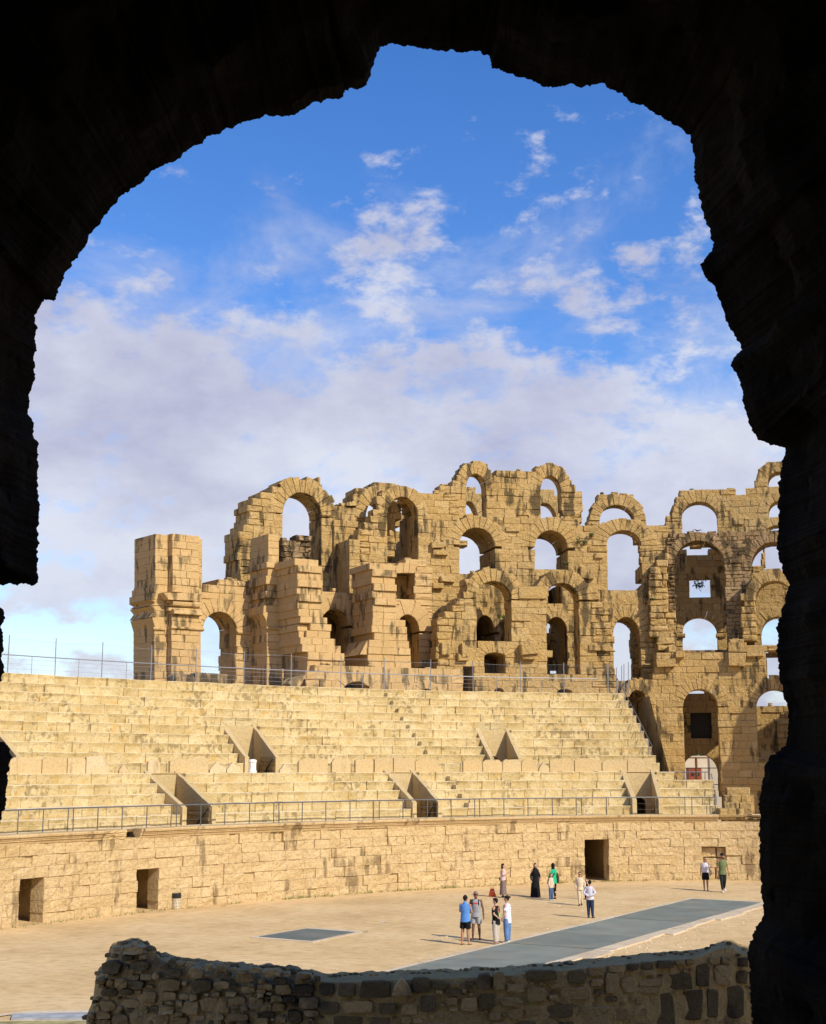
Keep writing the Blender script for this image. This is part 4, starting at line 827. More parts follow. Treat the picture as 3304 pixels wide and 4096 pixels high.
# ------------------------------------------------------------------ the vaulted opening one looks out of
K9 = 3304 / 1736
V1 = [(-60, 2390), (-60, 1750), (0, 1735), (10, 1700), (14, 1640), (20, 1590), (18, 1565), (0, 1558), (-8, 1540), (-6, 1500), (2, 1480), (-3, 1440), (4, 1430), (7, 1400), (4, 1372), (8, 1345), (3, 1320), (12, 1300), (8, 1283), (-5, 1275), (-12, 1250), (-5, 1228), (30, 1230), (65, 1229), (77, 1222), (78, 1190), (79, 1100), (79, 1000), (82, 930), (68, 915), (68, 880), (60, 875), (62, 830), (70, 800), (72, 750), (77, 710), (80, 690), (75, 665), (92, 628), (113, 634), (122, 615), (130, 590), (165, 535), (200, 480), (225, 450), (250, 415), (290, 390), (330, 355), (380, 328), (440, 285), (500, 262), (560, 245), (620, 240), (660, 213), (700, 208), (722, 203), (725, 190), (760, 186), (775, 165), (785, 130), (800, 100), (815, 94), (860, 97), (900, 105), (950, 107), (1000, 108), (1032, 116), (1033, 143), (1070, 155), (1100, 162), (1140, 183), (1175, 183), (1200, 178), (1220, 183), (1265, 172), (1290, 190), (1330, 215), (1370, 232), (1420, 265), (1450, 283), (1458, 310), (1462, 360), (1470, 410), (1480, 455), (1500, 510), (1498, 530), (1470, 555), (1480, 575), (1500, 600), (1515, 640), (1530, 680), (1545, 705), (1558, 735), (1540, 750), (1538, 770), (1550, 785), (1555, 810), (1560, 830), (1562, 850), (1570, 870), (1580, 905), (1600, 925), (1620, 935), (1652, 940)]
V2 = [(3118, 1900), (3114, 2023), (3110, 2146), (3112, 2224), (3129, 2279), (3151, 2335), (3140, 2413), (3107, 2491), (3109, 2591), (3114, 2703), (3129, 2753), (3146, 2814), (3151, 2926), (3140, 2981), (3084, 3026), (3051, 3071), (3048, 3149), (3034, 3182), (3040, 3260), (3038, 3371), (3040, 3483), (3051, 3594), (3057, 3661), (3023, 3706), (2995, 3784), (2992, 3817), (2999, 3929), (3012, 4040), (3018, 4200), (3018, 4540)]
ctr = [(x * K9, y * K9) for x, y in V1] + V2
dense = []
for i in range(len(ctr)):
    a, b = ctr[i], ctr[(i + 1) % len(ctr)]; L = math.hypot(b[0] - a[0], b[1] - a[1]); n = max(1, int(L / 6))
    for j in range(n): dense.append((a[0] + (b[0] - a[0]) * j / n, a[1] + (b[1] - a[1]) * j / n))
VY = 5.6; NP = len(dense); cont = []
for i, (x, y) in enumerate(dense):
    a, b = dense[i - 4], dense[(i + 4) % NP]; tx, ty = b[0] - a[0], b[1] - a[1]; L = math.hypot(tx, ty) or 1; nx, ny = -ty / L, tx / L   # toward the opening or away, fixed below
    j = noise.noise(Vector((x / 60, y / 60, 1))) * 9 + noise.noise(Vector((x / 24, y / 24, 5))) * 8 + noise.noise(Vector((x / 11, y / 11, 9))) * 6 + noise.noise(Vector((x / 5, y / 5, 3))) * 3.5
    x += nx * j; y += ny * j
    p = ATY(x, y, VY); cont.append((p.x, p.z))
area = .5 * sum(cont[i][0] * cont[(i + 1) % NP][1] - cont[(i + 1) % NP][0] * cont[i][1] for i in range(NP))
sg_ = 1 if area < 0 else -1
nrm = []
for i in range(NP):
    a, b = cont[i - 16], cont[(i + 16) % NP]; tx, tz = b[0] - a[0], b[1] - a[1]; L = math.hypot(tx, tz) or 1; nrm.append((-tz / L * sg_, tx / L * sg_))
for _ in range(20): nrm = [((nrm[i - 1][0] + nrm[i][0] + nrm[(i + 1) % NP][0]) / 3, (nrm[i - 1][1] + nrm[i][1] + nrm[(i + 1) % NP][1]) / 3) for i in range(NP)]
layers = [(8.1, .3, .05), (7.6, .14, .05), (7.3, .06, .03), (7.1, .015, .012), (7.0, 0, 0), (6.9, .02, .015), (6.75, .05, .03), (6.6, .08, .05), (6.4, .12, .07), (6.2, .17, .08), (6.0, .22, .08), (5.8, .3, .08), (5.6, .42, .08), (5.4, .6, .05), (5.3, 1.3, .05)]
layers = [(Y * VY / 7, o_ * VY / 7, a_) for Y, o_, a_ in layers]
vm = MB(); v = []
for Y, off, amp in layers:
    for i in range(NP):
        x, z = cont[i]; n_ = noise.fractal(Vector((x * 2.2, Y * 2.2, z * 2.2)), .6, 2.0, 4) if amp else 0
        o = off + amp * n_; kk = max(1, Y / VY); x *= kk; z = CH + (z - CH) * kk; v.append((x + nrm[i][0] * o, Y + (noise.noise(Vector((x * 3, z * 3, Y))) * .05 if amp > .012 else 0), z + nrm[i][1] * o))
fs = [(k * NP + i, k * NP + (i + 1) % NP, (k + 1) * NP + (i + 1) % NP, (k + 1) * NP + i) for k in range(len(layers) - 1) for i in range(NP)]
# outer face of the building round the opening
YF = 6.5; XL, XR, ZT = -3.3, 4.2, 10.3; cx0, cz0 = .1, 6.6; base = len(v)
for i in range(NP):
    x, z = cont[i]; dx, dz = x - cx0, z - cz0
    k = min((XR - cx0) / dx if dx > 1e-6 else 99, (XL - cx0) / dx if dx < -1e-6 else 99, (ZT - cz0) / dz if dz > 1e-6 else 99, (1.0 - cz0) / dz if dz < -1e-6 else 99); v.append((cx0 + dx * k, YF, cz0 + dz * k))
fs += [(i, (i + 1) % NP, base + (i + 1) % NP, base + i)[::-1] for i in range(NP)]
vm.add(v, fs, .5)
va = empty('vaulted_opening', (0, VY, 4.7), 'dark ragged stone vault framing the whole view', 'vault')
o = vm.build('vault_edge', ['darkening', 'ruin'], va); o.data.polygons.foreach_set('material_index', [0] * (len(fs) - NP) + [1] * NP)
m = MB()                                            # the chamber behind the camera: walls, floor, crown
a, b = 3.0, 2.2
prf = [(-a, 4.7), (-a, 7.8)] + [(-a * math.cos(math.pi * k / 14), 7.8 + b * math.sin(math.pi * k / 14)) for k in range(1, 14)] + [(a, 7.8), (a, 4.7)]
n = len(prf); m.add([(x, Y, z) for Y in (YF - .1, -5) for x, z in prf], [(i, n + i, n + i + 1, i + 1) for i in range(n - 1)] + [tuple(range(n, 2 * n)), (n - 1, 2 * n - 1, n, 0)], .3)
m.build('chamber', 'darkening', va)
m = MB(); box(m, XL, XR, -6, YF - .05, 10.05, 10.6, .5); m.build('upper_masonry', 'ruin', va)
m = MB(); box(m, XL, -3.05, -6, YF - .05, 0, 10.04, .5); m.build('side_masonry', 'ruin', va)
m = MB(); box(m, 3.05, 11.5, -2, YF - .05, 0, 12.9, .5); m.build('side_masonry', 'ruin', va)
m = MB(); box(m, XL, 11.5, -9, -6.05, 0, 12, .5); m.build('rear_masonry', 'ruin', va)
# outer terrace below the opening
m = MB(); box(m, -9, 12, YF + .05, 14.9, 0, 3.0, .5); tag(m.build('near_terrace', 'sand'), 'ledge below the vaulted opening', 'terrace', kind='structure')

# ------------------------------------------------------------------ broken rubble wall in the foreground
WY, WT = 13.0, .62
TOP = [(338, 4200), (342, 4090), (348, 4060), (368, 4010), (383, 3940), (380, 3915), (392, 3880), (420, 3860), (428, 3830), (442, 3782), (480, 3766), (525, 3754), (592, 3760), (616, 3800), (640, 3815), (720, 3826), (800, 3838), (960, 3852), (1080, 3857), (1200, 3872), (1300, 3890), (1400, 3890), (1600, 3881), (1800, 3876), (2000, 3866), (2150, 3856), (2300, 3841), (2450, 3826), (2600, 3812), (2800, 3797), (2862, 3772), (2905, 3760), (2940, 3764), (2965, 3780), (3010, 3790), (3300, 3790)]
TX = [p[0] for p in TOP]; TYp = [p[1] for p in TOP]
def top_row(x): return float(np.interp(x, TX, TYp))
def wall_y(x): return WY + .9 * ((x - 1700) / 1400) ** 2          # plan: bowed towards the viewer
rw = empty('rubble_wall', (0, 13, 3.0), 'broken low wall of dark stones in mortar across the foreground, its left end crumbled', 'wall')
m = MB(); cols = list(np.arange(338, 3300, 9.0)); NZ = 22; v = []
for x in cols:
    Y = wall_y(x); tb = ATY(x, top_row(x), Y + WT); xw = ATY(x, 3900, Y).x; zt = tb.z; rag = 1.0 if x < 1250 else .35
    for j in range(NZ + 1):
        q = j / NZ; z = 3.0 + (zt - 3.0) * q; nn = noise.fractal(Vector((xw * 6, z * 6, 2)), .7, 2.0, 4) * .05 * rag
        v.append((xw, Y + nn + (.12 * max(0, q - .8) / .2 if x < 1250 else .02 * max(0, q - .8) / .2), z + noise.noise(Vector((xw * 9, 3, q))) * .012 * rag))
    for q in (.25, .5, .75, 1.0):
        nn = noise.fractal(Vector((xw * 6, q * 4, 7)), .7, 2.0, 4) * (.035 if x < 1250 else .018)
        v.append((xw + (tb.x - xw) * q, Y + .1 + (WT - .1) * q, zt + nn))
    v.append((tb.x, Y + WT + .02, 3.0))
n = NZ + 6
m.add(v, [(i * n + j, (i + 1) * n + j, (i + 1) * n + j + 1, i * n + j + 1) for i in range(len(cols) - 1) for j in range(n - 1)] + [tuple(range(n))[::-1]], .5)
split = [1 if (cols[min(len(cols) - 1, k // (n - 1))] < 1230) else 0 for k in range(len(m.f))]
o = m.build('mortar_core', ['lime', 'shade_stone'], rw); o.data.polygons.foreach_set('material_index', split)
rk = random.Random(17)
def rock(x0, x1, y0, y1, dp=.06, sq=.5, mt='shade_stone', n=9, tri=False, sink=.04):
    """one stone set in the wall; x, y give its face"""
    xc, yc = (x0 + x1) / 2, (y0 + y1) / 2; Y = wall_y(xc); m = MB(); A, B = (x1 - x0) / 2, (y1 - y0) / 2
    ph = rk.uniform(0, 6.3); ring = []
    for k in range(n):
        t = 2 * math.pi * k / n + rk.uniform(-.2, .2) + (math.pi / 4 if sq > .6 else ph)
        e = 2 / (2 + 6 * sq); cx_, sy_ = math.cos(t), math.sin(t)
        X = math.copysign(abs(cx_) ** e, cx_); Z = math.copysign(abs(sy_) ** e, sy_)
        j = rk.uniform(.9, 1.08); ring.append((X * j, Z * j))
    if tri: ring = [(-1, -.9), (-.2, -1.0), (.95, -.95), (.7, -.1), (.25, .7), (-.1, 1.0), (-.5, .5), (-.85, -.1)]; n = 8
    v = []
    for sc_, dd in ((1.0, sink), (.98, -dp * .75), (.88, -dp)):
        for X, Z in ring:
            p = ATY(xc + A * X * sc_, yc - B * Z * sc_, Y); v.append((p.x, Y + dd + rk.uniform(-.3, .3) * dp * (sc_ < 1), p.z))
    p = ATY(xc, yc, Y); v.append((p.x + rk.uniform(-.2, .2) * .03, Y - dp * rk.uniform(.95, 1.12), p.z))
    f = [(r_ * n + k, r_ * n + (k + 1) % n, (r_ + 1) * n + (k + 1) % n, (r_ + 1) * n + k) for r_ in (0, 1) for k in range(n)] + [(2 * n + k, 2 * n + (k + 1) % n, 3 * n) for k in range(n)]
    m.add(v, f, rk.random()); m.area = A * B; return (m, 'stone', mt)
hand = [(2661, 2770, 3893, 3955, 1, 'd'), (2781, 2838, 3857, 3947, 1, 'd'), (2851, 2924, 3860, 3939, 1, 's'), (2600, 2699, 3974, 4110, 1, 'd'), (2715, 2813, 3961, 4085, .9, 'd'), (2826, 2873, 3955, 4072, 1, 'd'), (2883, 2978, 3945, 4072, 1, 'd'), (2262, 2369, 3945, 3999, .3, 's'), (2271, 2347, 3882, 3933, .8, 'd'), (2100, 2233, 3880, 3923, .8, 'd'), (2103, 2182, 3955, 4005, .9, 's'), (2179, 2290, 4018, 4072, .5, 'd'), (2303, 2445, 4025, 4110, .7, 's'),
        (1353, 1422, 3931, 3986, .9, 'd'), (1436, 1563, 3922, 3992, .8, 'd'), (1646, 1721, 3911, 3969, .8, 'd'), (1727, 1793, 3925, 3957, .7, 'd'), (1779, 1845, 3957, 3983, .9, 'd'), (1908, 1964, 3894, 3960, .3, 'd'), (1972, 2018, 3888, 3963, .8, 's'), (2024, 2098, 3934, 3969, .5, 's'), (2104, 2185, 3946, 4012, .9, 's'), (1681, 1747, 3983, 4049, .9, 'd'), (1606, 1667, 4015, 4058, .7, 's'), (1370, 1497, 4000, 4052, .9, 's'), (1332, 1448, 4066, 4110, .8, 'd'), (1482, 1560, 4069, 4110, .8, 'd'), (1840, 1908, 3986, 4046, .3, 's'), (1914, 1978, 3974, 4035, .6, 'd'), (2000, 2090, 3986, 4023, .4, 's'), (1799, 1926, 4055, 4110, .4, 's'),
        (2352, 2415, 3867, 3904, .5, 's'), (2430, 2500, 3858, 3890, .5, 's'), (2510, 2556, 3855, 3880, .7, 'd'), (2566, 2615, 3848, 3875, .9, 'd'), (2624, 2695, 3842, 3872, .6, 'd'), (2700, 2740, 3838, 3860, .5, 's'), (2744, 2776, 3834, 3860, .5, 's'), (2836, 2880, 3828, 3856, .4, 's'), (2884, 2925, 3826, 3855, .6, 's'), (2942, 2992, 3880, 3935, .5, 'd'), (2950, 2990, 3830, 3868, .8, 'd'), (2545, 2650, 3915, 3945, .6, 's'), (2540, 2640, 3945, 3972, .7, 's'), (2360, 2415, 3915, 3942, .3, 's'), (2420, 2470, 3890, 3975, .6, 's'), (2480, 2545, 3905, 3970, .3, 's'), (1512, 1585, 4010, 4055, .6, 'd')]
pcs = [rock(a, b, c, d_, rk.uniform(.015, .035), sq, 'dark_stone' if k == 'd' else 'shade_stone', 10) for a, b, c, d_, sq, k in hand]
pcs.append(rock(1569, 1652, 3908, 3980, .09, .3, 'shade_stone', tri=True)); pcs[-1][0].r = [.99] * len(pcs[-1][0].f)
boxes = [(a, b, c, d_) for a, b, c, d_, _, _ in hand] + [(1569, 1652, 3908, 3980)]
def free(x0, x1, y0, y1, g=3):
    return not any(x0 < b + g and x1 > a - g and y0 < d_ + g and y1 > c - g for a, b, c, d_ in boxes)
for size, tries in ((70, 160), (46, 400), (30, 900), (18, 900)):          # small stones between the big ones
    for _ in range(tries):
        wd = size * rk.uniform(.8, 1.4); ht = size * rk.uniform(.45, .8); x = rk.uniform(1265, 3000); y = rk.uniform(top_row(x) + 42, 4110)
        if free(x, x + wd, y, y + ht): boxes.append((x, x + wd, y, y + ht)); pcs.append(rock(x, x + wd, y, y + ht, rk.uniform(.012, .03), rk.uniform(.1, .7), rk.choice(('shade_stone', 'shade_stone', 'dark_stone'))))
for size, tries, g in ((64, 220, -4), (46, 700, -5), (32, 1300, -4), (20, 1400, -2)):   # crumbled end: close-set rubble
    for _ in range(tries):
        wd = size * rk.uniform(.85, 1.5); ht = size * rk.uniform(.5, .95); x = rk.uniform(350, 1270); y = rk.uniform(top_row(x + wd / 2) + 12, 4115)
        if top_row(x) > y + ht * .5 or top_row(x + wd) > y + ht: continue
        if free(x, x + wd, y, y + ht, g): boxes.append((x, x + wd, y, y + ht)); pcs.append(rock(x, x + wd, y, y + ht, rk.uniform(.02, .08), rk.uniform(.0, .5), rk.choice(('shade_stone', 'shade_stone', 'shade_stone', 'dark_stone')), 7))
# loose lumps along the broken crest
for x in np.arange(352, 3000, 21):
    sz = rk.uniform(16, 34) * (1.0 if x < 1250 else .55); y = top_row(x) + rk.uniform(-2, 10); p = ATY(x, y, wall_y(x) + rk.uniform(.15, WT)); r_ = sz / F * 13 * .55; mm = MB(); n = 6; vv = []
    for zz, rr in ((-1, .9), (.0, 1.0), (.75, .55)):
        for k in range(n):
            t = 2 * math.pi * k / n + rk.uniform(-.3, .3); vv.append((p.x + r_ * 1.4 * rr * math.cos(t) * rk.uniform(.8, 1.15), p.y + r_ * rr * math.sin(t), p.z - r_ * .5 + zz * r_ * .7 * rk.uniform(.8, 1.1)))
    mm.add(vv, [(a_ * n + k, a_ * n + (k + 1) % n, (a_ + 1) * n + (k + 1) % n, (a_ + 1) * n + k) for a_ in (0, 1) for k in range(n)] + [tuple(range(2 * n, 3 * n))], rk.random()); mm.area = sz * sz * .15
    pcs.append((mm, 'stone', rk.choice(('shade_stone', 'dark_stone'))))
finish(rw, pcs, 'shade_stone', 'stone', 300, 'rubble')
# ------------------------------------------------------------------ railings
def rail_thing(name, label, loc, cat='railing'): return empty(name, loc, label, cat)
def curve_bar(pts, r, n=5):
    m = MB()
    for a, b in zip(pts[:-1], pts[1:]): bar(m, a, b, r, n)
    return m
pr_ = rail_thing('podium_railing', 'thin dark steel railing on posts along the top of the podium', W(60, .35, PH))
posts = [-30, 74, 174, 273, 295, 392, 490, 588, 685, 707, 804, 900, 998, 1095, 1116, 1209, 1304, 1400, 1494, 1517, 1612, 1709, 1805, 1899, 1919, 2016, 2112, 2210, 2305, 2327, 2426, 2528, 2624, 2740, 2768, 2840, 2862]
sp = [sx(x, 3240, .35) for x in posts]
for s in sp:
    m = MB(); t = rg.uniform(-.015, .015); a, b = W(s, .35, PH), W(s + t, .35, PH + .98); bar(m, a, b, .026, 6); m.build('post', 'rail_dark', pr_)
ss = np.arange(sp[0], sp[-1] + .01, (sp[-1] - sp[0]) / 70)
curve_bar([W(s, .35, PH + .98) for s in ss], .032).build('top_rail', 'rail_dark', pr_)
for hh in (.3, .62): curve_bar([W(s, .35, PH + hh + .015 * math.sin(s * 3)) for s in ss], .006, 4).build('wire', 'rail_dark', pr_)
ur = rail_thing('upper_railing', 'galvanised railing with tall net posts along the top of the seats', W(60, DT, HT))
tall = [30, 220, 407, 603, 783, 975, 1165, 1364, 1537, 1722, 1892, 2082, 2255, 2430]
st_ = [sx(x, 2690, DT + .2) for x in tall]
for s in st_:
    m = MB(); bar(m, W(s, DT + .2, HT), W(s + rg.uniform(-.02, .02), DT + .2, HT + 2.05), .03, 6); m.build('tall_post', 'rail', ur)
for a, b in zip(st_[:-1], st_[1:]):
    m = MB(); s = (a + b) / 2; bar(m, W(s, DT + .2, HT), W(s, DT + .2, HT + 1.0), .018, 5); m.build('post', 'rail', ur)
ss = np.arange(st_[0] - 6, st_[-1] + .01, .8)
curve_bar([W(s, DT + .2, HT + 1.0) for s in ss], .03).build('top_rail', 'rail', ur)
for hh in (.3, .55, .8): curve_bar([W(s, DT + .2, HT + hh) for s in ss], .006, 4).build('wire', 'rail', ur)
m = curve_bar([W(s, DT + .22, HT + 1.86 + .05 * math.sin(s * 1.3)) for s in ss], .006, 4)
stp = .16; u = st_[0] - 6; hN = 1.86
while u < st_[-1]:                                  # wire netting, diagonal mesh
    for sgn in (0, 1):
        a, b = (u, u + hN / G(u, DT)) if sgn else (u + hN / G(u, DT), u); bar(m, W(a, DT + .22, HT + .03), W(b, DT + .22, HT + hN), .0022, 3)
    u += stp
m.build('wire_net', 'rail', ur)
# sloping rail down the open end of the seats
er = rail_thing('end_railing', 'steel handrail sloping down the open end of the seats', W(eU[5], 9, 8.5))
P = []
for i in range(9, -1, -1):
    d, h0, h1 = upper[i]; s = eU[i] - .25; P.append(Vector(W(s, d + .35, h1 + 1.0)))
    if i % 2: m = MB(); bar(m, W(s, d + .35, h1), W(s, d + .35, h1 + 1.0), .022, 5); m.build('post', 'rail', er)
curve_bar(P, .028).build('top_rail', 'rail_dark', er)
curve_bar([p - Vector((0, 0, .45)) for p in P], .012, 4).build('wire', 'rail', er)
for k, (x, y0, y1) in enumerate(((2432, 2655, 2768), (2466, 2670, 2770), (2487, 2662, 2772), (2496, 2655, 2775), (2514, 2648, 2778))):
    a = UP(x, y1, DT - .5 + .2 * k); b = UP(x, y0, DT - .5 + .2 * k); m = MB(); bar(m, W(a[0], DT - .5 + .2 * k, HT), W(b[0], DT - .5 + .2 * k, b[1]), .028, 5); m.build('tall_post', 'rail', er)
lr = rail_thing('landing_railing', 'short grey handrail beside the tall arch at the end of the seats', W(sx(2760, 3100, 5), 5, H5))
for x, y0, y1, d in ((2652, 3090, 3150, 6.2), (2738, 3090, 3160, 5.6), (2820, 3088, 3160, 5.2)):
    a = UP(x, y1, d); b = UP(x, y0, d); m = MB(); bar(m, W(a[0], d, a[1]), W(b[0], d, b[1]), .025, 5); m.build('post', 'rail', lr)
m = MB(); a = UP(2648, 3088, 6.2); b = UP(2832, 3088, 5.2); bar(m, W(a[0], 6.2, a[1]), W(b[0], 5.2, b[1]), .03, 5); m.build('top_rail', 'rail', lr)
m = MB(); a = UP(2845, 3095, 5.2); b = UP(2866, 3200, 2.4); bar(m, W(a[0], 5.2, a[1]), W(b[0], 2.4, b[1]), .04, 5); m.build('sloping_rail', 'rail', lr)
for x, y0, y1, d in ((2848, 3100, 3165, 5), (2858, 3150, 3220, 3.5), (2866, 3185, 3252, 2.2)):
    a = UP(x, y1, d); b = UP(x, y0, d); m = MB(); bar(m, W(a[0], d, a[1]), W(b[0], d, b[1]), .028, 5); m.build('post', 'rail', lr)

# ------------------------------------------------------------------ loose things
for x0, x1, y0, y1, lb in ((440, 612, 1842, 1912, 'smaller rough block with a blackened face on the terrace by the free-standing pier'), (622, 918, 1838, 1918, 'long flat stone block with a dark hollow beneath, on the terrace beside the low arch')):
    d = DT + 1.6; a = UP(*c1(x0, y1), d); b = UP(*c1(x1, y0), d); th = empty('stone_block', W((a[0] + b[0]) / 2, d, HT - .1), lb, 'block', 'loose blocks on the terrace')
    pr = [(a[0], HT - .12), (b[0], HT - .12), (b[0] - .02, b[1] - .15), (b[0] - .12, b[1]), (a[0] + .1, b[1] + .02), (a[0], b[1] - .1)]
    prism(pr, d, d + .9, .06, .04, .9).build('block', 'ruin_rough', th)
# bin
b0 = GND(704, 3634); th = empty('litter_bin', b0, 'cream perforated metal litter bin with a black bag, against the podium', 'bin')
def lathe(prof, c, n=16):
    m = MB(); m.add([(c[0] + r_ * math.cos(2 * math.pi * k / n), c[1] + r_ * math.sin(2 * math.pi * k / n), c[2] + z) for r_, z in prof for k in range(n)],
                    [(j * n + k, j * n + (k + 1) % n, (j + 1) * n + (k + 1) % n, (j + 1) * n + k) for j in range(len(prof) - 1) for k in range(n)] + [tuple(range((len(prof) - 1) * n, len(prof) * n))], .5); return m
M['cream_metal'] = plain('cream_metal', (.55, .47, .33), .5, .4, 0, .12, 6); M['black_plastic'] = plain('black_plastic', (.015, .015, .017), .35, .5)
bb = lathe([(.19, .0), (.2, .02), (.215, .55), (.2, .55), (.19, .3)], b0).build('bin_body', 'cream_metal', th)
lathe([(.222, .46), (.226, .56), (.222, .68), (.19, .69), (.17, .5)], b0).build('bin_bag', 'black_plastic', th)
for k in range(14):
    t = -1.9 + .5 * (k % 5) + rg.uniform(-.1, .1); z = .12 + .13 * (k // 5); m = MB(); r_ = .209 + .02 * z; c = Vector((b0.x + r_ * math.cos(t), b0.y + r_ * math.sin(t), z)); nrm_ = Vector((math.cos(t), math.sin(t), 0)); bar(m, c - nrm_ * .01, c + nrm_ * .004, .016, 6); m.build('hole', 'iron', bb)
m = MB(); bar(m, b0 + Vector((-.24, .02, 0)), b0 + Vector((-.24, .02, .62)), .03, 6); m.build('bin_post', plain('rusty_iron', (.16, .07, .03), .8, .2), th)
# orange carrier bag
g0 = GND(1969, 3586); th = empty('shopping_bag', g0, 'bright orange plastic carrier bag standing on the sand beside the woman in a long skirt', 'bag')
M['orange'] = plain('orange_plastic', (.85, .12, .015), .4, .4, 0, .15, 8); m = MB(); v = []
for z, a, b in ((0, .2, .09), (.05, .185, .1), (.16, .15, .09), (.27, .125, .07), (.35, .1, .045), (.375, .085, .02)):
    for k in range(14):
        t = 2 * math.pi * k / 14; q = 1 + .06 * math.sin(5 * t + z * 20); v.append((g0.x + a * math.cos(t) * q, g0.y + b * math.sin(t) * q, z))
m.add(v, [(j * 14 + k, j * 14 + (k + 1) % 14, (j + 1) * 14 + (k + 1) % 14, (j + 1) * 14 + k) for j in range(5) for k in range(14)] + [tuple(range(70, 84))], .5); m.build('bag_body', 'orange', th, True)
for dx in (-.06, .045):
    pts = [Vector((g0.x + dx + .045 * math.cos(math.pi * k / 8), g0.y + dx * .2, .37 + .085 * math.sin(math.pi * k / 8))) for k in range(9)]; curve_bar(pts, .007).build('handle', 'orange', th)
M['white_print'] = plain('white_print', (.8, .8, .78), .6); m = MB(); m.add([(g0.x + .03, g0.y - .088, .22), (g0.x + .085, g0.y - .07, .22), (g0.x + .075, g0.y - .062, .255), (g0.x + .03, g0.y - .077, .255)], [(0, 1, 2, 3)]); m.build('print', 'white_print', th)
# birds
def bird(name, x, y, Y, label, wing, flying):
    p = ATY(x, y, Y); th = empty(name, p, label, 'bird'); M.setdefault('feather', plain('dark_feather', (.06, .06, .065), .7)); m = MB(); n = 8; v = []
    ax = Vector((.95, -.3, 0)).normalized()
    for q, r_ in ((-.17, .005), (-.1, .035), (0, .055), (.09, .045), (.13, .03), (.17, .028), (.2, .004)):
        for k in range(n):
            t = 2 * math.pi * k / n; s_ = Vector((.3, .95, 0)); c = p + ax * q + Vector((0, 0, .02 if q > .1 else 0)); v.append(c + s_ * r_ * math.cos(t) + Vector((0, 0, r_ * math.sin(t))))
    m.add(v, [(j * n + k, j * n + (k + 1) % n, (j + 1) * n + (k + 1) % n, (j + 1) * n + k) for j in range(6) for k in range(n)], .5); m.build('body', 'feather', th, True)
    if flying:
        for sg in (-1, 1):
            m = MB(); s_ = Vector((.92, .3, 0)) * sg
            a = [p + s_ * q + Vector((.0, dy, dz)) for q, dy, dz in ((.03, -.06, .02), (.22, -.05, .09), (.46, .02, .02), (.22, .07, .07), (.03, .08, .02))]
            m.add(a + [x_ + Vector((0, 0, .012)) for x_ in a], [(0, 1, 2, 3, 4), (9, 8, 7, 6, 5)] + [(i, (i + 1) % 5, 5 + (i + 1) % 5, 5 + i) for i in range(5)], .5); m.build('wing', 'feather', th)
    else:
        m = MB(); bar(m, p, p - Vector((0, 0, .1)), .008, 4); m.build('leg', 'feather', th); m = MB(); bar(m, p + ax * .03, p + ax * .03 - Vector((0, 0, .1)), .008, 4); m.build('leg', 'feather', th)
bird('flying_bird', 2790, 2123, 104, 'small dark bird gliding across the wide arch at the right', .45, True)
P_ = W(UP(2765, 1962, 29)[0], 29.5, UP(2765, 1958, 29.5)[1]); bird('perched_bird', 2765, 1957, P_[1], 'small dark bird perched on top of the right-hand ruins', .2, False)

# ------------------------------------------------------------------ plants
M['leaf'] = plain('shrub_leaf', (.055, .085, .02), .7, .2, 0, .5, 12); M['dry'] = plain('dry_weed', (.30, .27, .09), .9, .1, 0, .4, 3); M['twig'] = plain('twig', (.12, .08, .04), .9)
def shrub(c, r_, n, label, name='wall_shrub', leaf=.09, up=.8):
    c = Vector(c); th = empty(name, c - Vector((0, 0, r_ * .6)), label, 'plant'); m = MB(); tw = MB()
    for k in range(max(4, n // 14)):
        t = rg.uniform(0, 6.28); e = c + Vector((math.cos(t) * r_ * .7, math.sin(t) * r_ * .7, rg.uniform(-.1, up) * r_)); bar(tw, c - Vector((0, 0, r_ * .6)), e, .01, 3)
        for q in range(14):
            p = c.lerp(e, rg.uniform(.3, 1.1)) + Vector((rg.gauss(0, .25), rg.gauss(0, .25), rg.gauss(0, .2))) * r_ * .6; a = Vector((rg.gauss(0, 1), rg.gauss(0, 1), rg.gauss(0, 1))).normalized() * leaf * rg.uniform(.6, 1.3); b = a.orthogonal().normalized() * leaf * .5
            m.add([p - a, p + b, p + a, p - b], [(0, 1, 2, 3)])
    m.build('leaves', 'leaf', th); tw.build('stem', 'twig', th)
def on(x, y, d): s, h = UP(x, y, d); return W(s, d, h)
shrub(on(2325, 2168, 25.0), .55, 90, 'green caper shrub growing from the central ruins')
shrub(on(2362, 2142, 25.0), .3, 40, 'small sprig of green below the skyline arch')
shrub(on(2803, 2345, 33.7), .75, 70, 'dark leafy plant silhouetted in the square window', leaf=.14)
shrub(on(2262, 2258, 25.0), .3, 40, 'grey-green tuft on the sill of the central arch')
shrub(on(1330, 2352, 27.6), .3, 30, 'green sprig on the low wall between the stepped piers')
shrub(on(1352, 2080, 27.9), .2, 30, 'tiny green tuft in the joint right of the great arch')
shrub(on(2005, 2472, 21.1), .35, 40, 'green tuft inside the left front arch')
shrub(on(2612, 2398, 24.2), .25, 30, 'small plant on the stained pier')
shrub(on(482, 3400 - 21, .2), .01, 14, 'tiny weed by the podium railing') if False else None
def blades(m, c, n, r_, h, w_=.012):
    for _ in range(n):
        p = Vector(c) + Vector((rg.gauss(0, r_), rg.gauss(0, r_), 0)); t = rg.uniform(0, 6.28); l = Vector((math.cos(t), math.sin(t), 0)); e = p + l * h * rg.uniform(.1, .7) + Vector((0, 0, h * rg.uniform(.4, 1.1))); b = Vector((-l.y, l.x, 0)) * w_
        m.add([p - b, p + b, e], [(0, 1, 2)])
mg = MB(); md = MB()
s = SL
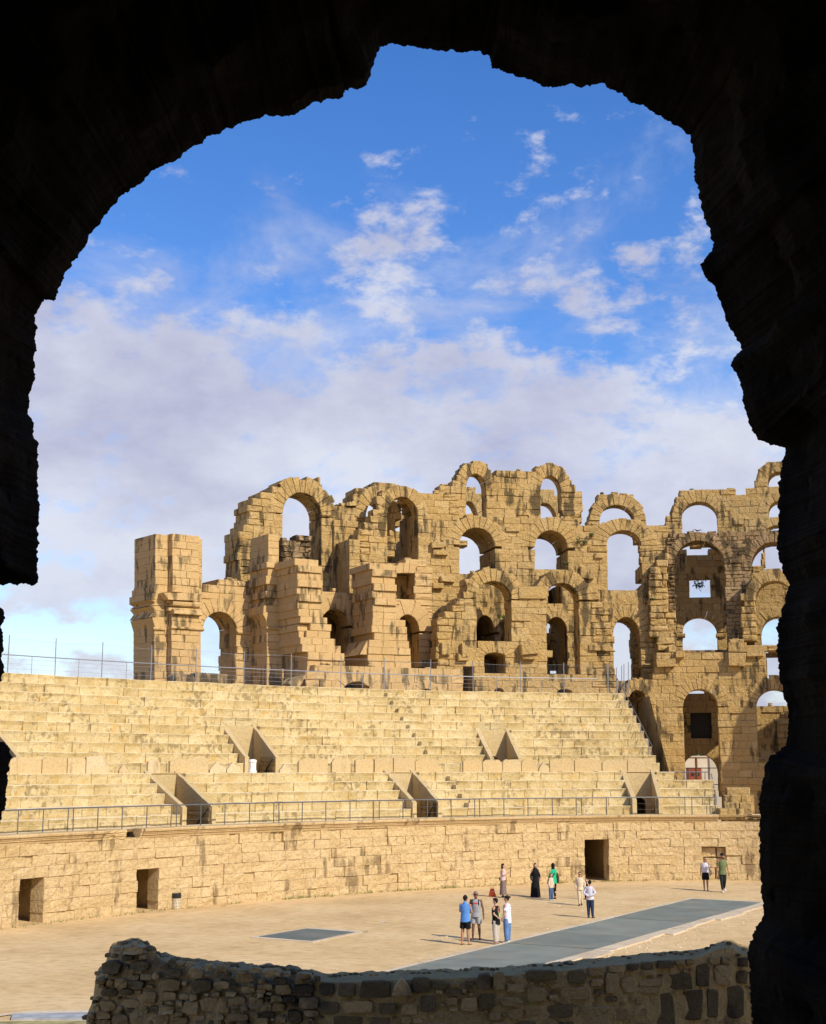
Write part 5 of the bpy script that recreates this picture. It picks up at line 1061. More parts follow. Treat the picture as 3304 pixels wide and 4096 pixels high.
while s < SR - 2:                                    # weeds along the foot of the podium, in uneven clumps
    dn = noise.noise(Vector((s * .35, 4, 0))) + .15 + (.3 if 50 < s < 72 else 0)
    if dn > 0:
        for _ in range(int(1 + 5 * dn)): blades(mg if rg.random() < .55 else md, W(s + rg.uniform(-.4, .4), -.12 - abs(rg.gauss(0, .22)), 0), 7, .09, rg.uniform(.07, .2))
    s += .3
tag(mg.build('grass', plain('weed_green', (.16, .19, .045), .9, .1, 0, .4, 2)), 'green weeds along the foot of the podium wall', 'weeds', kind='stuff')
tag(md.build('dry_grass', 'dry'), 'dry yellow weeds along the foot of the podium wall', 'weeds', kind='stuff')
M['pebble'] = plain('pebble', (.60, .46, .3), .9, .1, 0, .3, 5); m = MB()
def pebble(m, p, r_):
    n = 5; v = [(p[0] + r_ * 1.2 * math.cos(2 * math.pi * k / n + r_ * 90), p[1] + r_ * math.sin(2 * math.pi * k / n + r_ * 90), p[2] - .005) for k in range(n)]; v += [(p[0] + (a[0] - p[0]) * .6, p[1] + (a[1] - p[1]) * .6, p[2] + r_ * .6) for a in v[:n]]
    m.add(v, [(k, (k + 1) % n, n + (k + 1) % n, n + k) for k in range(n)] + [tuple(range(n, 2 * n))])
for _ in range(700):
    a = rg.uniform(-34, 3); b = -2.3 - abs(rg.gauss(0, 1.0)) if rg.random() < .85 else 2.2 + rg.expovariate(.25); pebble(m, uv(a, b, 0), rg.choice((.012, .018, .025, .04)) * rg.uniform(.6, 1.5))
for _ in range(160): q = GND(rg.uniform(0, 3000), rg.uniform(3560, 4090)); pebble(m, q, rg.choice((.01, .015, .025)))
tag(m.build('gravel', 'pebble'), 'pale pebbles and chips scattered on the sand', 'gravel', kind='stuff')
for x, y, lb in ((1535, 3690, 'scrap of white paper on the sand between the small grating and the group of four'), (1736, 3840, 'scrap of white paper at the edge of the long grating')):
    p = GND(x, y); th = MB(); v = [(p.x + dx * .1, p.y + dy * .06, z) for dx, dy, z in ((-1, -1, .006), (1, -.8, .02), (1.1, 1, .006), (-.9, 1, .03))]; th.add(v + [(a, b, c + .003) for a, b, c in v], [(0, 1, 2, 3), (7, 6, 5, 4)], .5); tag(th.build('paper_scrap', 'white_print'), lb, 'litter', 'paper scraps on the sand')

# ------------------------------------------------------------------ the street seen through the lowest arch
M['render_wall'] = plain('pale_render', (.62, .54, .42), .9, .1, 0, .12, .6); M['red_paint'] = plain('red_paint', (.32, .075, .03), .6, .3, 0, .2, 3); M['asphalt'] = plain('pale_paving', (.35, .32, .28), .95, .1, 0, .2, 1)
YS = 150.0
def at(x, y, Y=YS): p = ATY(x, y, Y); return p
a, b = at(2690, 3140), at(2905, 3028); th = empty('street_house', (a.x, YS, 0), 'pale rendered house across the street, seen through the low archway', 'house')
m = MB(); box(m, a.x - 3, b.x - .9, YS, YS + 8, 0, b.z, .5); m.build('wall', 'render_wall', th)
m = MB(); box(m, a.x - 3.2, b.x - .8, YS - .15, YS + 8, b.z, b.z + .12, .5); m.build('roof_edge', 'render_wall', th)
a, b = at(2757, 3140, 140), at(2806, 3073, 140); th = empty('red_kiosk', ((a.x + b.x) / 2, 140, 0), 'red painted metal kiosk box on the street beyond the low archway', 'kiosk')
m = MB(); box(m, a.x, b.x, 140, 141.4, 0, b.z, .5); m.build('cabinet', 'red_paint', th)
for q in (.2, .6): m = MB(); box(m, a.x + (b.x - a.x) * q, a.x + (b.x - a.x) * (q + .22), 139.95, 140.02, a.z + (b.z - a.z) * .55, a.z + (b.z - a.z) * .72, .5); m.build('vent', 'iron', th)
a = at(2784, 3030, 139); th = empty('lamp_pole', (a.x, 139, 0), 'rusty pole standing behind the red kiosk', 'pole'); m = MB(); bar(m, (a.x, 139, 0), (a.x, 139, a.z), .12, 8); m.build('shaft', bpy.data.materials['rusty_iron'], th)
a, b = at(2842, 3140, 132), at(2872, 3020, 132); th = empty('white_pillar', ((a.x + b.x) / 2, 132, 0), 'white gate pillar at the right side of the low archway', 'pillar'); m = MB(); box(m, a.x, b.x + .6, 132, 133, 0, b.z + .5, .5); m.build('shaft', 'render_wall', th); m = MB(); box(m, a.x - .12, b.x + .7, 131.9, 133.1, b.z + .5, b.z + .7, .5); m.build('cap', 'render_wall', th)
th = empty('street_fence', (at(2790, 3140, 128).x, 128, 0), 'fine dark iron fence in front of the red kiosk', 'fence')
for y in (3072, 3138): a, b = at(2735, y, 128), at(2880, y, 128); m = MB(); bar(m, a, b, .04, 5); m.build('rail', 'iron', th)
for x in range(2738, 2846, 6): a, b = at(x, 3142, 128), at(x, 3072, 128); m = MB(); bar(m, a, b, .012, 4); m.build('picket', 'iron', th)
shrub(at(2800, 3022, 158), 1.6, 160, 'green tree top above the pale street house', 'street_tree', leaf=.3)

# ------------------------------------------------------------------ people
def pmat(name, c, rough=.8, vary=.12, scale=14): return plain(name, c, rough, .15, 0, vary, scale)
SK = {'fair': pmat('skin_fair', (.55, .33, .22), .6, .06), 'tan': pmat('skin_tan', (.42, .22, .13), .6, .06), 'brown': pmat('skin_brown', (.22, .105, .055), .6, .06)}
HAIR = pmat('dark_hair', (.018, .012, .009), .5); HGREY = pmat('grey_hair', (.22, .2, .19), .7); M['sole'] = pmat('dark_sole', (.04, .02, .015)); M['white_shoe'] = pmat('white_shoe', (.65, .63, .6)); M['lens'] = plain('dark_lens', (.01, .01, .012), .15, .6)
class Fig:
    def __init__(s, name, label, foot, top_y, fwd, skin, group=None):
        s.o = GND(*foot); f = Vector((fwd[0], fwd[1], 0)).normalized(); s.f = f; s.r = Vector((f.y, -f.x, 0))
        s.H = ATY(foot[0], top_y, s.o.y).z; s.sk = SK[skin]; s.th = empty(name, s.o, label, 'person', group)
    def P(s, x, y, z): return s.o + (s.r * x + s.f * y + Vector((0, 0, z))) * s.H
    def tube(s, m, pts, n=14, cap=.6):
        """closed tapering tube through (x, y, z, rx, ry)"""
        C = [s.P(*p[:3]) for p in pts]; rings = []
        for i, p in enumerate(pts):
            t = (C[min(i + 1, len(C) - 1)] - C[max(i - 1, 0)]).normalized(); a = s.r - t * s.r.dot(t)
            a = a.normalized() if a.length > .3 else (s.f - t * s.f.dot(t)).normalized(); b = t.cross(a); rings.append((C[i], a, b, p[3] * s.H, p[4] * s.H, t))
        full = [(rings[0][0] - rings[0][5] * min(rings[0][3:5]) * cap, *rings[0][1:3], rings[0][3] * (1.05 - cap * .75), rings[0][4] * (1.05 - cap * .75))] + [q[:5] for q in rings] + [(rings[-1][0] + rings[-1][5] * min(rings[-1][3:5]) * cap, *rings[-1][1:3], rings[-1][3] * (1.05 - cap * .75), rings[-1][4] * (1.05 - cap * .75))]
        v = [c + a * ra * math.cos(2 * math.pi * k / n) + b * rb * math.sin(2 * math.pi * k / n) for c, a, b, ra, rb in full for k in range(n)]; R_ = len(full)
        m.add(v, [(j * n + k, j * n + (k + 1) % n, (j + 1) * n + (k + 1) % n, (j + 1) * n + k) for j in range(R_ - 1) for k in range(n)] + [tuple(range(n))[::-1], tuple(range((R_ - 1) * n, R_ * n))], .5)
    def put(s, m, name, mt, voxel=.012, smooth=4):
        o = m.build(name, mt, s.th, True)
        if voxel:
            q = o.modifiers.new('union', 'REMESH'); q.mode = 'VOXEL'; q.voxel_size = voxel; q.use_smooth_shade = True
            q = o.modifiers.new('smooth', 'SMOOTH'); q.iterations = smooth + 4; q.factor = .5
        return o
def person(name, label, foot, top_y, fwd, skin, arms, legs, shirt, pants, hair, shoes='shoe', head=(0, 0), sleeve=.55, tilt=0, fat=1.12, group=None, face=True, long_shirt=.47):
    """arms: ((elbow xyz), (wrist xyz)) for right and left; legs: ((knee x, y), (ankle x, y)) for right and left; all as shares of the height"""
    g = Fig(name, label, foot, top_y, fwd, skin, group); m = MB(); hx, hy = head
    torso = [(0, -.006, .50, .088, .072), (0, -.004, .56, .086, .068), (0, .004, .63, .075 * fat, .06 * fat), (0, .006, .70, .084 * fat, .066 * fat), (0, .004, .76, .096, .068), (0, 0, .80, .09, .055), (0, 0, .825, .05, .036)]
    g.tube(m, torso, 20); g.tube(m, [(0, 0, .81, .034, .034), (hx * .4, .006 + hy * .4, .87, .03, .031)])
    hc = (hx, .012 + hy, .928)
    g.tube(m, [(hc[0], hc[1] + .018 + tilt * .02, .872, .022, .026), (hc[0], hc[1] + .006, .895, .041, .046), (hc[0], hc[1], .93, .05, .058), (hc[0], hc[1] - .004, .96, .046, .052), (hc[0], hc[1] - .006, .98, .026, .034)], 12)
    g.tube(m, [(hc[0], hc[1] + .052, .93, .006, .006), (hc[0], hc[1] + .064, .912, .009, .009)], 6)
    for e in (-1, 1): g.tube(m, [(hc[0] + e * .045, hc[1] - .006, .912, .006, .01), (hc[0] + e * .049, hc[1] - .008, .935, .007, .012)], 6)
    for k, (el, wr) in enumerate(arms):
        sg = 1 if k == 0 else -1; S = (sg * .1, 0, .802); el = (sg * el[0], el[1], el[2]); wr = (sg * wr[0], wr[1], wr[2])
        md_ = tuple((a + b) / 2 for a, b in zip(S, el)); mf = tuple(a + (b - a) * .35 for a, b in zip(el, wr))
        g.tube(m, [(*S, .036, .036), (*md_, .027, .028), (*el, .022, .022), (*mf, .023, .022), (*wr, .0145, .0145)])
        dv = Vector(wr) - Vector(el); dv.normalize(); sd = dv.cross(Vector((sg, 0, .2))).normalized(); up = sd.cross(dv).normalized(); w0 = Vector(wr)
        g.tube(m, [(*w0, .013, .013), (*(w0 + dv * .022), .0185, .011), (*(w0 + dv * .045), .019, .010)], 8)
        for q in range(4):                          # fingers, unequal, a little curled
            b0_ = w0 + dv * .042 + sd * (q - 1.5) * .0098; ln_ = (.036, .043, .041, .032)[q]
            c1_ = b0_ + dv * ln_ * .55 + up * .003; c2_ = c1_ + dv * ln_ * .4 - up * .013; g.tube(m, [(*b0_, .0054, .0054), (*c1_, .005, .005), (*c2_, .0042, .0042)], 6)
        tb = w0 + dv * .014 + sd * .016; t1 = tb + sd * .014 + dv * .016; t2 = t1 + dv * .018 - up * .006; g.tube(m, [(*tb, .0068, .0068), (*t1, .006, .006), (*t2, .005, .005)], 6)
    for k, (kn, an) in enumerate(legs):
        sg = 1 if k == 0 else -1; x0 = sg * .048; kx, ky = sg * kn[0], kn[1]; ax, ay = sg * an[0], an[1]; az = an[2] if len(an) > 2 else .045
        g.tube(m, [(x0, 0, .51, .052, .056), ((x0 + kx) / 2, (ky) / 2 + .004, .40, .046, .05), (kx, ky, .285, .033, .035), ((kx * 2 + ax) / 3, (ky * 2 + ay) / 3 - .008, .205, .032, .036), (ax, ay, az + .01, .019, .021)])
        g.tube(m, [(ax, ay - .022, az - .02, .02, .02), (ax + sg * .006, ay + .03, az - .026, .024, .018), (ax + sg * .012, ay + .085, az - .034, .024, .011)])
    g.put(m, 'body', g.sk, .0085)
    if face:
        for e in (-1, 1): q = MB(); g.tube(q, [(hc[0] + e * .017 - .004, hc[1] + .052, .936, .004, .003), (hc[0] + e * .017 + .004, hc[1] + .052, .936, .004, .003)], 6); g.put(q, 'eye', M['lens'], 0)
        q = MB(); g.tube(q, [(hc[0] - .012, hc[1] + .05, .893, .003, .003), (hc[0] + .012, hc[1] + .05, .893, .003, .003)], 6); g.put(q, 'mouth', pmat('lips', (.3, .1, .08)), 0)
    if shirt:
        c = shirt; q = MB(); t = [(x, y, z, a + .014, b + .016) for x, y, z, a, b in torso if z > .52]; t.insert(0, (0, .002, long_shirt, .094 * fat + .006, .082 * fat + .006)); g.tube(q, t, 20, .15)
        if sleeve:
            for k, (el, wr) in enumerate(arms):
                sg = 1 if k == 0 else -1; S = Vector((sg * .075, 0, .80)); E = Vector((sg * el[0], el[1], el[2])); Wt = Vector((sg * wr[0], wr[1], wr[2]))
                if sleeve <= 1: e = S.lerp(E, sleeve); g.tube(q, [(*S, .042, .042), (*S.lerp(E, sleeve * .5), .041, .041), (*e, .04, .04)], 14, .15)
                else: g.tube(q, [(*S, .042, .042), (*S.lerp(E, .5), .036, .036), (*E, .034, .034), (*E.lerp(Wt, .5), .031, .031), (*E.lerp(Wt, .93), .023, .023)])
        g.shirt = g.put(q, 'shirt', c, .011, 3)
    if pants:
        kind, c = pants; q = MB(); g.tube(q, [(0, 0, .60, .088, .07), (0, 0, .55, .096, .082), (0, 0, .49, .094, .084)], 20, .3)
        for k, (kn, an) in enumerate(legs):
            sg = 1 if k == 0 else -1; x0 = sg * .048; kx, ky = sg * kn[0], kn[1]; ax, ay = sg * an[0], an[1]; az = an[2] if len(an) > 2 else .045
            if kind == 'shorts': g.tube(q, [(x0, 0, .51, .058, .066), ((x0 + kx) / 2 + sg * .004, ky * .5, .41, .06, .066), (x0 + (kx - x0) * .82 + sg * .006, ky * .82, .33, .058, .062)], 14, .12)
            else:
                w_ = {'trousers': (.05, .04, .034), 'loose': (.055, .05, .045), 'slim': (.042, .034, .026), 'wide': (.06, .058, .054)}[kind]
                g.tube(q, [(x0, 0, .51, .058, .066), ((x0 + kx) / 2, ky / 2, .40, w_[0] + .008, w_[0] + .012), (kx, ky, .285, w_[0], w_[0] + .004), ((kx + ax) / 2, (ky + ay) / 2, .165, w_[1], w_[1] + .004), (ax, ay, az + (.012 if kind != 'slim' else .03), w_[2], w_[2] + .004)], 14, .12)
        g.put(q, {'shorts': 'shorts'}.get(kind, 'trousers'), c, .011, 3)
    if hair:
        kind, c = hair; q = MB()
        g.tube(q, [(hc[0], hc[1] - .022, .90, .034, .03), (hc[0], hc[1] - .014, .935, .053, .052), (hc[0], hc[1] - .01, .965, .051, .057), (hc[0], hc[1] - .008, .985, .032, .042)], 12)
        if kind == 'quiff': g.tube(q, [(hc[0], hc[1] + .03, .972, .03, .02), (hc[0], hc[1] + .052, .982, .026, .016)])
        if kind == 'bun': g.tube(q, [(hc[0], hc[1] - .06, .965, .02, .02), (hc[0], hc[1] - .082, .972, .024, .024)])
        if kind == 'long': g.tube(q, [(hc[0], hc[1] - .03, .94, .045, .04), (hc[0], hc[1] - .045, .87, .048, .03), (hc[0], -.055, .80, .045, .022), (hc[0], -.06, .75, .03, .016)])
        if kind == 'bob': g.tube(q, [(hc[0], hc[1] - .02, .95, .05, .05), (hc[0], hc[1] - .03, .88, .052, .042), (hc[0], hc[1] - .036, .845, .04, .03)])
        g.put(q, 'hair', c, .009, 2)
    if shoes:
        mt = {'shoe': M['black_plastic'], 'white': M['white_shoe'], 'sandal': M['sole']}[shoes]
        for k, (kn, an) in enumerate(legs):
            sg = 1 if k == 0 else -1; ax, ay = sg * an[0], an[1]; az = an[2] if len(an) > 2 else .045; q = MB()
            if shoes == 'sandal': g.tube(q, [(ax, ay - .035, az - .04, .022, .006), (ax + sg * .006, ay + .03, az - .041, .027, .006), (ax + sg * .012, ay + .1, az - .041, .027, .005)])
            else: g.tube(q, [(ax, ay - .026, az - .018, .025, .025), (ax + sg * .006, ay + .03, az - .02, .029, .023), (ax + sg * .012, ay + .095, az - .03, .027, .014)])
            g.put(q, 'sandal' if shoes == 'sandal' else 'shoe', mt, 0)
    g.hc = hc; return g
def glasses(g):
    q = MB(); hc = g.hc
    for e in (-1, 1): g.tube(q, [(hc[0] + e * .017, hc[1] + .06, .943, .016, .003), (hc[0] + e * .017, hc[1] + .06, .926, .014, .003)], 8)
    g.tube(q, [(hc[0] - .046, hc[1] + .01, .938, .003, .003), (hc[0] - .044, hc[1] + .052, .938, .003, .003), (hc[0] + .044, hc[1] + .052, .938, .003, .003), (hc[0] + .046, hc[1] + .01, .938, .003, .003)], 5); g.put(q, 'sunglasses', M['lens'], 0)
def phone(g, x, y, z, label):
    p = g.P(x, y, z); th = empty('phone', p, label, 'phone'); m = MB(); a = g.r * .037; u = (Vector((0, 0, 1)) + g.f * .5).normalized() * .075; t = a.cross(u).normalized() * .005
    v = [p + sx_ * a + sy_ * u + sz_ * t for sz_ in (-1, 1) for sx_, sy_ in ((-1, -1), (1, -1), (1, 1), (-1, 1))]; m.add(v, [(0, 3, 2, 1), (4, 5, 6, 7), (0, 1, 5, 4), (1, 2, 6, 5), (2, 3, 7, 6), (3, 0, 4, 7)], .5); m.build('case', 'black_plastic', th)
DOWN = ((.125, -.01, .64), (.135, .02, .49)); FOLD = ((.135, .03, .65), (.03, .13, .645)); STAND = (((.055, .006), (.062, .015)), ((.056, .0), (.062, -.02))); APART = (((.062, .006), (.075, .0)), ((.062, .004), (.075, .0)))
WALK = (((.05, .05), (.05, .08)), ((.05, .02), (.05, -.085, .06)))
def mesh_text(name, cu):
    t = bpy.data.objects.new(name, cu); col.objects.link(t); bpy.context.view_layer.update()
    me = bpy.data.meshes.new_from_object(t.evaluated_get(bpy.context.evaluated_depsgraph_get())); bpy.data.objects.remove(t); me.name = name
    return bpy.data.objects.new(name, me)
# group of four by the grating
g = person('person', 'person in a blue shirt and black shorts seen from behind, arms folded', (1862, 3779), 3580, (.45, .89), 'tan', (FOLD, ((.135, .03, .66), (.02, .12, .66))), (((.062, .0), (.07, .02)), ((.062, .0), (.068, -.02))), pmat('blue_cotton', (.10, .27, .62)), ('shorts', pmat('black_cloth', (.008, .008, .01))), ('short', HAIR), 'sandal', long_shirt=.475, group=None)
q = MB(); g.tube(q, [(0, -.012, .825, .05, .045), (0, -.006, .848, .042, .04)], 10); g.put(q, 'collar', bpy.data.materials['blue_cotton'], 0)
g = person('person', 'person in a grey tank top and grey shorts with sunglasses, looking down', (1905, 3758), 3564, (-.22, -.97), 'brown', (((.145, -.01, .655), (.10, .10, .70)), ((.15, -.01, .64), (.165, .01, .49))), APART, pmat('grey_jersey', (.33, .34, .35)), ('shorts', pmat('grey_fleece', (.36, .37, .37))), ('short', HGREY), 'sandal', head=(0, .02), tilt=.5, sleeve=0, fat=1.12)
glasses(g); M['red_print'] = plain('red_print', (.85, .05, .06), .6)
for e in (-1, 1): q = MB(); g.tube(q, [(e * .068, .066, .70, .014, .006), (e * .07, .082, .76, .014, .006), (e * .066, .05, .825, .014, .006), (e * .066, -.05, .82, .014, .006)], 6); g.put(q, 'backpack_strap', M['black_plastic'], 0)
def decal(g, poly, name, mt, y=.078, curve=2.6):      # flat print on the chest: (x, z) outline laid on the cloth
    m = MB(); v = [g.P(x, y - curve * x * x, z) for x, z in poly]; n = len(v); m.add(v + [p - g.f * .004 for p in v], [tuple(range(n)), tuple(range(2 * n - 1, n - 1, -1))] + [(i, (i + 1) % n, n + (i + 1) % n, n + i) for i in range(n)], .5); return m.build(name, mt, g.shirt)
sw = [(.062, .712), (.045, .700), (.03, .699), (.018, .703), (-.048, .742), (.022, .716), (.036, .713), (.048, .716)]
decal(g, [(-x, z) for x, z in sw][::-1], 'printed_swoosh', 'red_print', .088)
cu = bpy.data.curves.new('lettering', 'FONT'); cu.body = 'NIKE'; cu.size = .042 * g.H; cu.shear = .25; cu.extrude = .002; cu.align_x = 'CENTER'; cu.space_character = .9; cu.offset = .004; cu.materials.append(M['red_print'])
to = mesh_text('printed_lettering', cu); col.objects.link(to); to.parent = g.shirt; p_ = g.P(-.004, .091, .738) - g.o; to.location = p_; to.rotation_euler = (R(90), 0, math.atan2(-g.r.y, -g.r.x))
q = MB(); g.tube(q, [(-.158, .006, .525, .02, .02), (-.16, .008, .515, .02, .02)], 8); g.put(q, 'wristwatch', M['black_plastic'], 0)
phone(g, .085, .15, .735, 'phone held up by the person in the grey tank top')
g = person('person', 'person in a black printed T-shirt and beige cargo trousers, turned away', (1985, 3776), 3592, (-.85, .5), 'fair', (DOWN, ((.14, -.02, .66), (.10, -.085, .60))), STAND, pmat('black_jersey', (.012, .011, .011)), ('loose', pmat('beige_cotton', (.52, .46, .38))), ('quiff', HAIR), 'sandal', sleeve=.75, long_shirt=.44)
for poly, c, nm in (([(-.02, .60), (.01, .52), (.035, .54), (.03, .70), (.005, .73), (-.03, .72)], (.25, .55, .12), 'green'), ([(.0, .62), (.02, .54), (.028, .60), (.02, .68)], (.55, .7, .75), 'blue'), ([(-.05, .69), (-.03, .69), (-.028, .76), (-.055, .77)], (.6, .12, .16), 'red'), ([(-.05, .765), (.01, .775), (.0, .80), (-.05, .80)], (.35, .17, .1), 'brown'), ([(-.012, .50), (-.002, .50), (-.004, .56), (-.014, .56)], (.75, .75, .75), 'white')):
    m = MB(); v = [g.P(x, -.083 + 2.6 * x * x - (.004 if nm == 'blue' else 0), z) for x, z in poly]; n = len(v); m.add(v + [p + g.f * .004 for p in v], [tuple(range(n)), tuple(range(2 * n - 1, n - 1, -1))], .5); m.build('back_print', pmat('print_' + nm, c), g.shirt)
g = person('person', 'person with a hair bun in a loose white T-shirt and wide blue jeans', (2030, 3771), 3582, (-.88, .42), 'fair', (((.13, .0, .66), (.12, .03, .52)), ((.135, .01, .66), (.13, .05, .53))), STAND, pmat('white_cotton', (.72, .7, .74), .8, .05), ('wide', pmat('blue_denim', (.12, .22, .42), .85, .25, 8)), ('bun', HAIR), 'white', sleeve=.85, long_shirt=.43, fat=1.1)
cu = bpy.data.curves.new('numeral', 'FONT'); cu.body = '1'; cu.size = .075 * g.H; cu.extrude = .002; cu.materials.append(pmat('navy_print', (.03, .025, .06)))
to = mesh_text('printed_numeral', cu); col.objects.link(to); to.parent = g.shirt; to.location = g.P(-.168, -.015, .665) - g.o; to.rotation_euler = (R(90), 0, math.atan2(g.f.y, g.f.x) + math.pi)
for x, z, w_ in ((-.02, .775, .03), (.03, .772, .02), (-.035, .715, .05), (.03, .714, .04)):
    m = MB(); v = [g.P(x + a * w_ / 2, -.081 + 2 * x * x, z + b * .008) for a, b in ((-1, -1), (1, -1), (1, 1), (-1, 1))]; m.add(v + [p + g.f * .004 for p in v], [(0, 1, 2, 3), (7, 6, 5, 4)], .5); m.build('back_print', pmat('grey_print', (.45, .45, .5)), g.shirt)
# woman with a phone
g = person('person', 'person in a pink blouse and long patterned skirt looking at a phone', (2013, 3590), 3454, (.96, -.15), 'fair', (((.12, .02, .65), (.06, .15, .72)), ((.12, .02, .65), (.04, .13, .71))), STAND, pmat('pink_blouse', (.62, .47, .44)), None, ('bob', HAIR), 'shoe', sleeve=.9, long_shirt=.52)
def skirt(g, z0, z1, r0, r1, mt, name='skirt', pleats=14, amp=.05, ry=.85):
    m = MB(); n = 56; K = 10; v = []
    for j in range(K + 1):
        q = j / K; z = z0 + (z1 - z0) * q; r_ = r0 + (r1 - r0) * q ** .8
        for k in range(n): t = 2 * math.pi * k / n; e = r_ * (1 + amp * q * math.sin(pleats * t)); v.append(g.P(e * math.cos(t), e * ry * math.sin(t), z))
    m.add(v, [(j * n + k, (j + 1) * n + k, (j + 1) * n + (k + 1) % n, j * n + (k + 1) % n) for j in range(K) for k in range(n)] + [tuple(range(n))], .5); return m.build(name, mt, g.th, True)
skirt(g, .61, .085, .086, .125, pmat('patterned_skirt', (.2, .15, .13), .9, .6, 40))
phone(g, .0, .19, .75, 'phone held by the person in the long skirt'); q = MB(); g.tube(q, [(-.03, -.1, .57, .04, .025), (-.03, -.1, .51, .04, .028)]); g.put(q, 'waist_bag', M['black_plastic'], 0)
# woman in black
AB = pmat('black_robe', (.008, .008, .009), .75)
g = person('person', 'person in a long black robe and headscarf with pale embroidery on the sleeves', (2142, 3588), 3453, (.28, -.96), 'fair', (((.14, 0, .64), (.145, .04, .50)), ((.14, 0, .64), (.14, .04, .50))), STAND, AB, None, None, 'shoe', sleeve=2, fat=1.2)
skirt(g, .66, .004, .098, .155, AB, 'robe', 9, .06, .8)
q = MB(); hc = g.hc; g.tube(q, [(0, .0, .74, .125, .085), (0, 0, .80, .11, .075), (0, -.004, .845, .06, .056), (0, hc[1] - .014, .885, .05, .046), (0, hc[1] - .013, .93, .055, .058), (0, hc[1] - .01, .97, .05, .054), (0, hc[1] - .01, .99, .03, .035)], 14); g.put(q, 'headscarf', AB, .01, 2)
EMB = pmat('silver_embroidery', (.5, .5, .5), .5, .5, 60)
for k in range(26):
    sg = rg.choice((-1, 1)); q = MB(); c = (sg * rg.uniform(.1, .15), rg.uniform(.035, .065), rg.uniform(.42, .62)); g.tube(q, [(*c, .004, .003), (c[0] + .008, c[1], c[2] + rg.uniform(-.015, .015), .003, .003)], 5); g.put(q, 'embroidery', EMB, 0)
q = MB(); g.tube(q, [(-.16, .04, .56, .045, .02), (-.16, .04, .48, .05, .025)]); g.put(q, 'handbag', pmat('peach_bag', (.6, .3, .22)), .012)
# woman in green with a child
g = person('person', 'person in a green top and dark headscarf standing behind a child', (2214, 3597), 3452, (-.45, .89), 'fair', (((.125, .03, .66), (.05, .12, .66)), ((.13, -.01, .64), (.13, .03, .5))), STAND, pmat('green_top', (.02, .42, .2)), ('slim', pmat('black_leggings', (.012, .011, .012))), None, 'shoe', sleeve=2, long_shirt=.45)
q = MB(); hc = g.hc; g.tube(q, [(0, 0, .835, .055, .05), (0, hc[1] - .012, .88, .048, .048), (0, hc[1] - .012, .93, .056, .06), (0, hc[1] - .01, .97, .05, .055), (0, hc[1] - .01, .99, .03, .035)], 12); g.put(q, 'headscarf', AB, .01, 2)
q = MB(); g.tube(q, [(.09, .05, .80, .012, .006), (.0, -.085, .72, .016, .008), (-.08, -.06, .62, .014, .008)]); g.put(q, 'bag_strap', AB, 0)
q = MB(); g.tube(q, [(.1, -.02, .70, .05, .05), (.12, -.03, .60, .055, .055), (.12, -.03, .47, .045, .05)]); g.put(q, 'jacket', pmat('brown_jacket', (.05, .03, .018)), .012)
g = person('person', 'child in a cream sweater and jeans with a bright pink backpack', (2205, 3602), 3493, (.72, -.65), 'fair', (((.13, .0, .65), (.15, .05, .52)), ((.13, 0, .65), (.14, .04, .52))), APART, pmat('cream_sweater', (.62, .5, .37)), ('trousers', pmat('child_jeans', (.08, .13, .25), .85, .2, 9)), ('long', pmat('brown_hair', (.12, .06, .03))), 'white', sleeve=2)
q = MB(); g.tube(q, [(0, -.11, .60, .06, .035), (0, -.115, .70, .065, .04), (0, -.11, .78, .055, .03)]); g.put(q, 'backpack', pmat('pink_nylon', (.75, .03, .18)), .012)
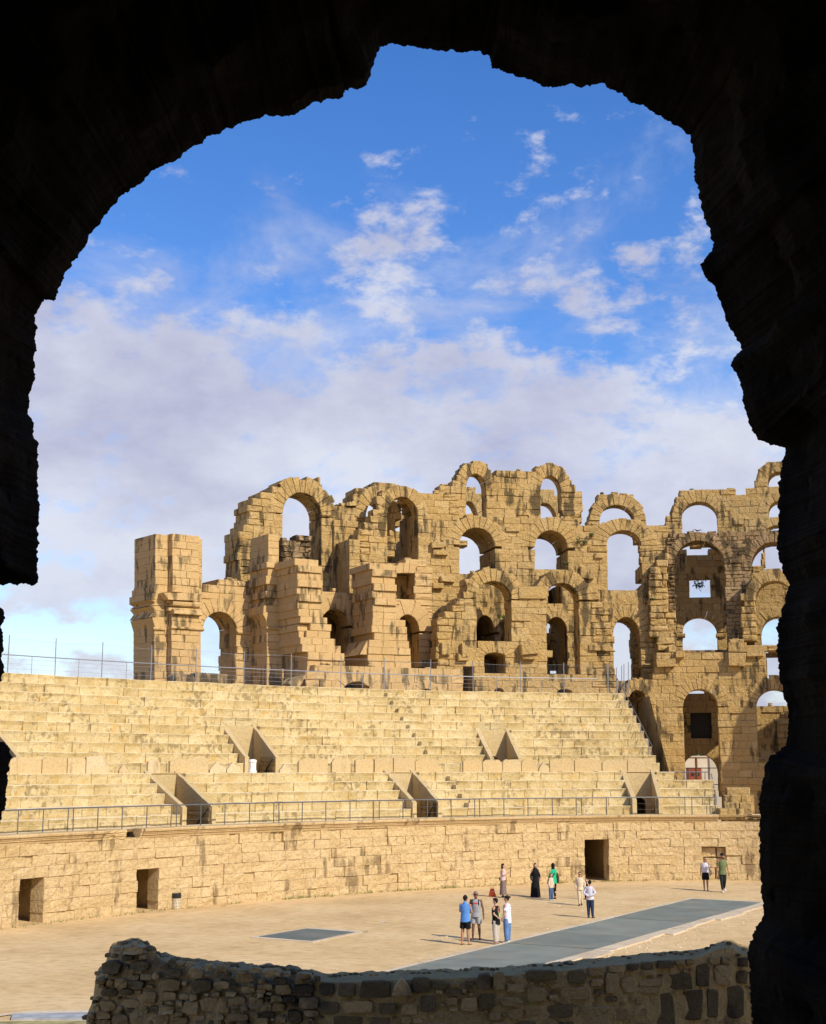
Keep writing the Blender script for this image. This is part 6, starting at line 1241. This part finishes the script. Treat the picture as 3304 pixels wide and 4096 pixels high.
# woman in cream, walking; small child behind; youth with hands behind the back
CR = pmat('cream_knit', (.66, .54, .38)); g = person('person', 'person all in cream with sunglasses, walking toward the camera', (2322, 3622), 3488, (-.12, -.99), 'fair', (((.14, -.02, .66), (.13, .04, .52)), ((.15, -.02, .66), (.14, .03, .53))), (((.035, .04), (.03, .06)), ((.04, .01), (.03, -.06, .055))), CR, ('trousers', pmat('cream_trousers', (.6, .5, .34))), ('bob', pmat('brown_hair2', (.06, .03, .015))), 'shoe', sleeve=2)
glasses(g)
g = person('person', 'small child in black standing between the person in cream and the one in white', (2346, 3598), 3510, (-.9, -.3), 'fair', (((.13, .02, .66), (.06, .12, .56)), ((.13, 0, .65), (.13, .05, .52))), STAND, AB, ('trousers', AB), ('short', HAIR), 'shoe', sleeve=2)
g = person('person', 'person in a white shirt and navy jeans seen from behind, hands clasped behind', (2362, 3672), 3520, (.42, .91), 'fair', (((.165, -.04, .66), (.03, -.105, .585)), ((.165, -.04, .66), (.02, -.1, .58))), (((.055, .0), (.06, .01)), ((.055, .01), (.062, .03))), pmat('white_shirt', (.66, .64, .7), .8, .06), ('trousers', pmat('navy_denim', (.025, .04, .085), .85, .25, 9)), ('short', HAIR), 'shoe', sleeve=2, long_shirt=.5)
# the couple at the far end
g = person('person', 'person in a white patterned T-shirt and black shorts strolling with a shoulder bag', (2824, 3563), 3428, (-.25, -.97), 'tan', (((.13, .0, .65), (.135, .03, .5)), ((.14, -.02, .65), (.14, .05, .51))), (((.05, .03), (.045, .03)), ((.05, .0), (.05, -.03))), pmat('patterned_tee', (.62, .6, .64), .8, .5, 55), ('shorts', bpy.data.materials['black_cloth']), ('long', HAIR), 'sandal', sleeve=.6, long_shirt=.54)
glasses(g); q = MB(); g.tube(q, [(-.09, .03, .83, .008, .005), (-.12, .05, .66, .008, .005), (-.14, .02, .56, .008, .005)]); g.put(q, 'bag_strap', M['black_plastic'], 0)
q = MB(); g.tube(q, [(-.16, -.01, .6, .03, .05), (-.165, -.01, .5, .035, .055)]); g.put(q, 'shoulder_bag', pmat('striped_bag', (.12, .12, .12), .8, .6, 50), .012)
g = person('person', 'person in an olive T-shirt, dark trousers and black cap striding beside the one in shorts', (2893, 3569), 3413, (.08, -1), 'tan', (((.14, -.02, .65), (.14, -.06, .5)), ((.14, .0, .65), (.15, .05, .5))), (((.045, .04), (.04, .075)), ((.045, .015), (.05, -.09, .075))), pmat('olive_cotton', (.15, .18, .075)), ('slim', pmat('charcoal_cloth', (.018, .022, .022))), ('short', HAIR), 'white', sleeve=.7, long_shirt=.46)
q = MB(); hc = g.hc; g.tube(q, [(0, hc[1], .955, .049, .058), (0, hc[1], .985, .045, .052), (0, hc[1], .995, .03, .036)], 12); g.tube(q, [(0, hc[1] + .05, .96, .038, .004), (0, hc[1] + .09, .955, .03, .004)], 8); g.put(q, 'cap', AB, 0)
q = MB(); g.tube(q, [(0, hc[1] + .03, .885, .034, .026), (0, hc[1] + .03, .872, .026, .02)]); g.put(q, 'beard', HAIR, 0)
q = MB(); g.tube(q, [(-.155, .06, .46, .022, .012), (-.155, .06, .43, .02, .012)]); g.put(q, 'camera', pmat('red_case', (.4, .03, .03)), 0)
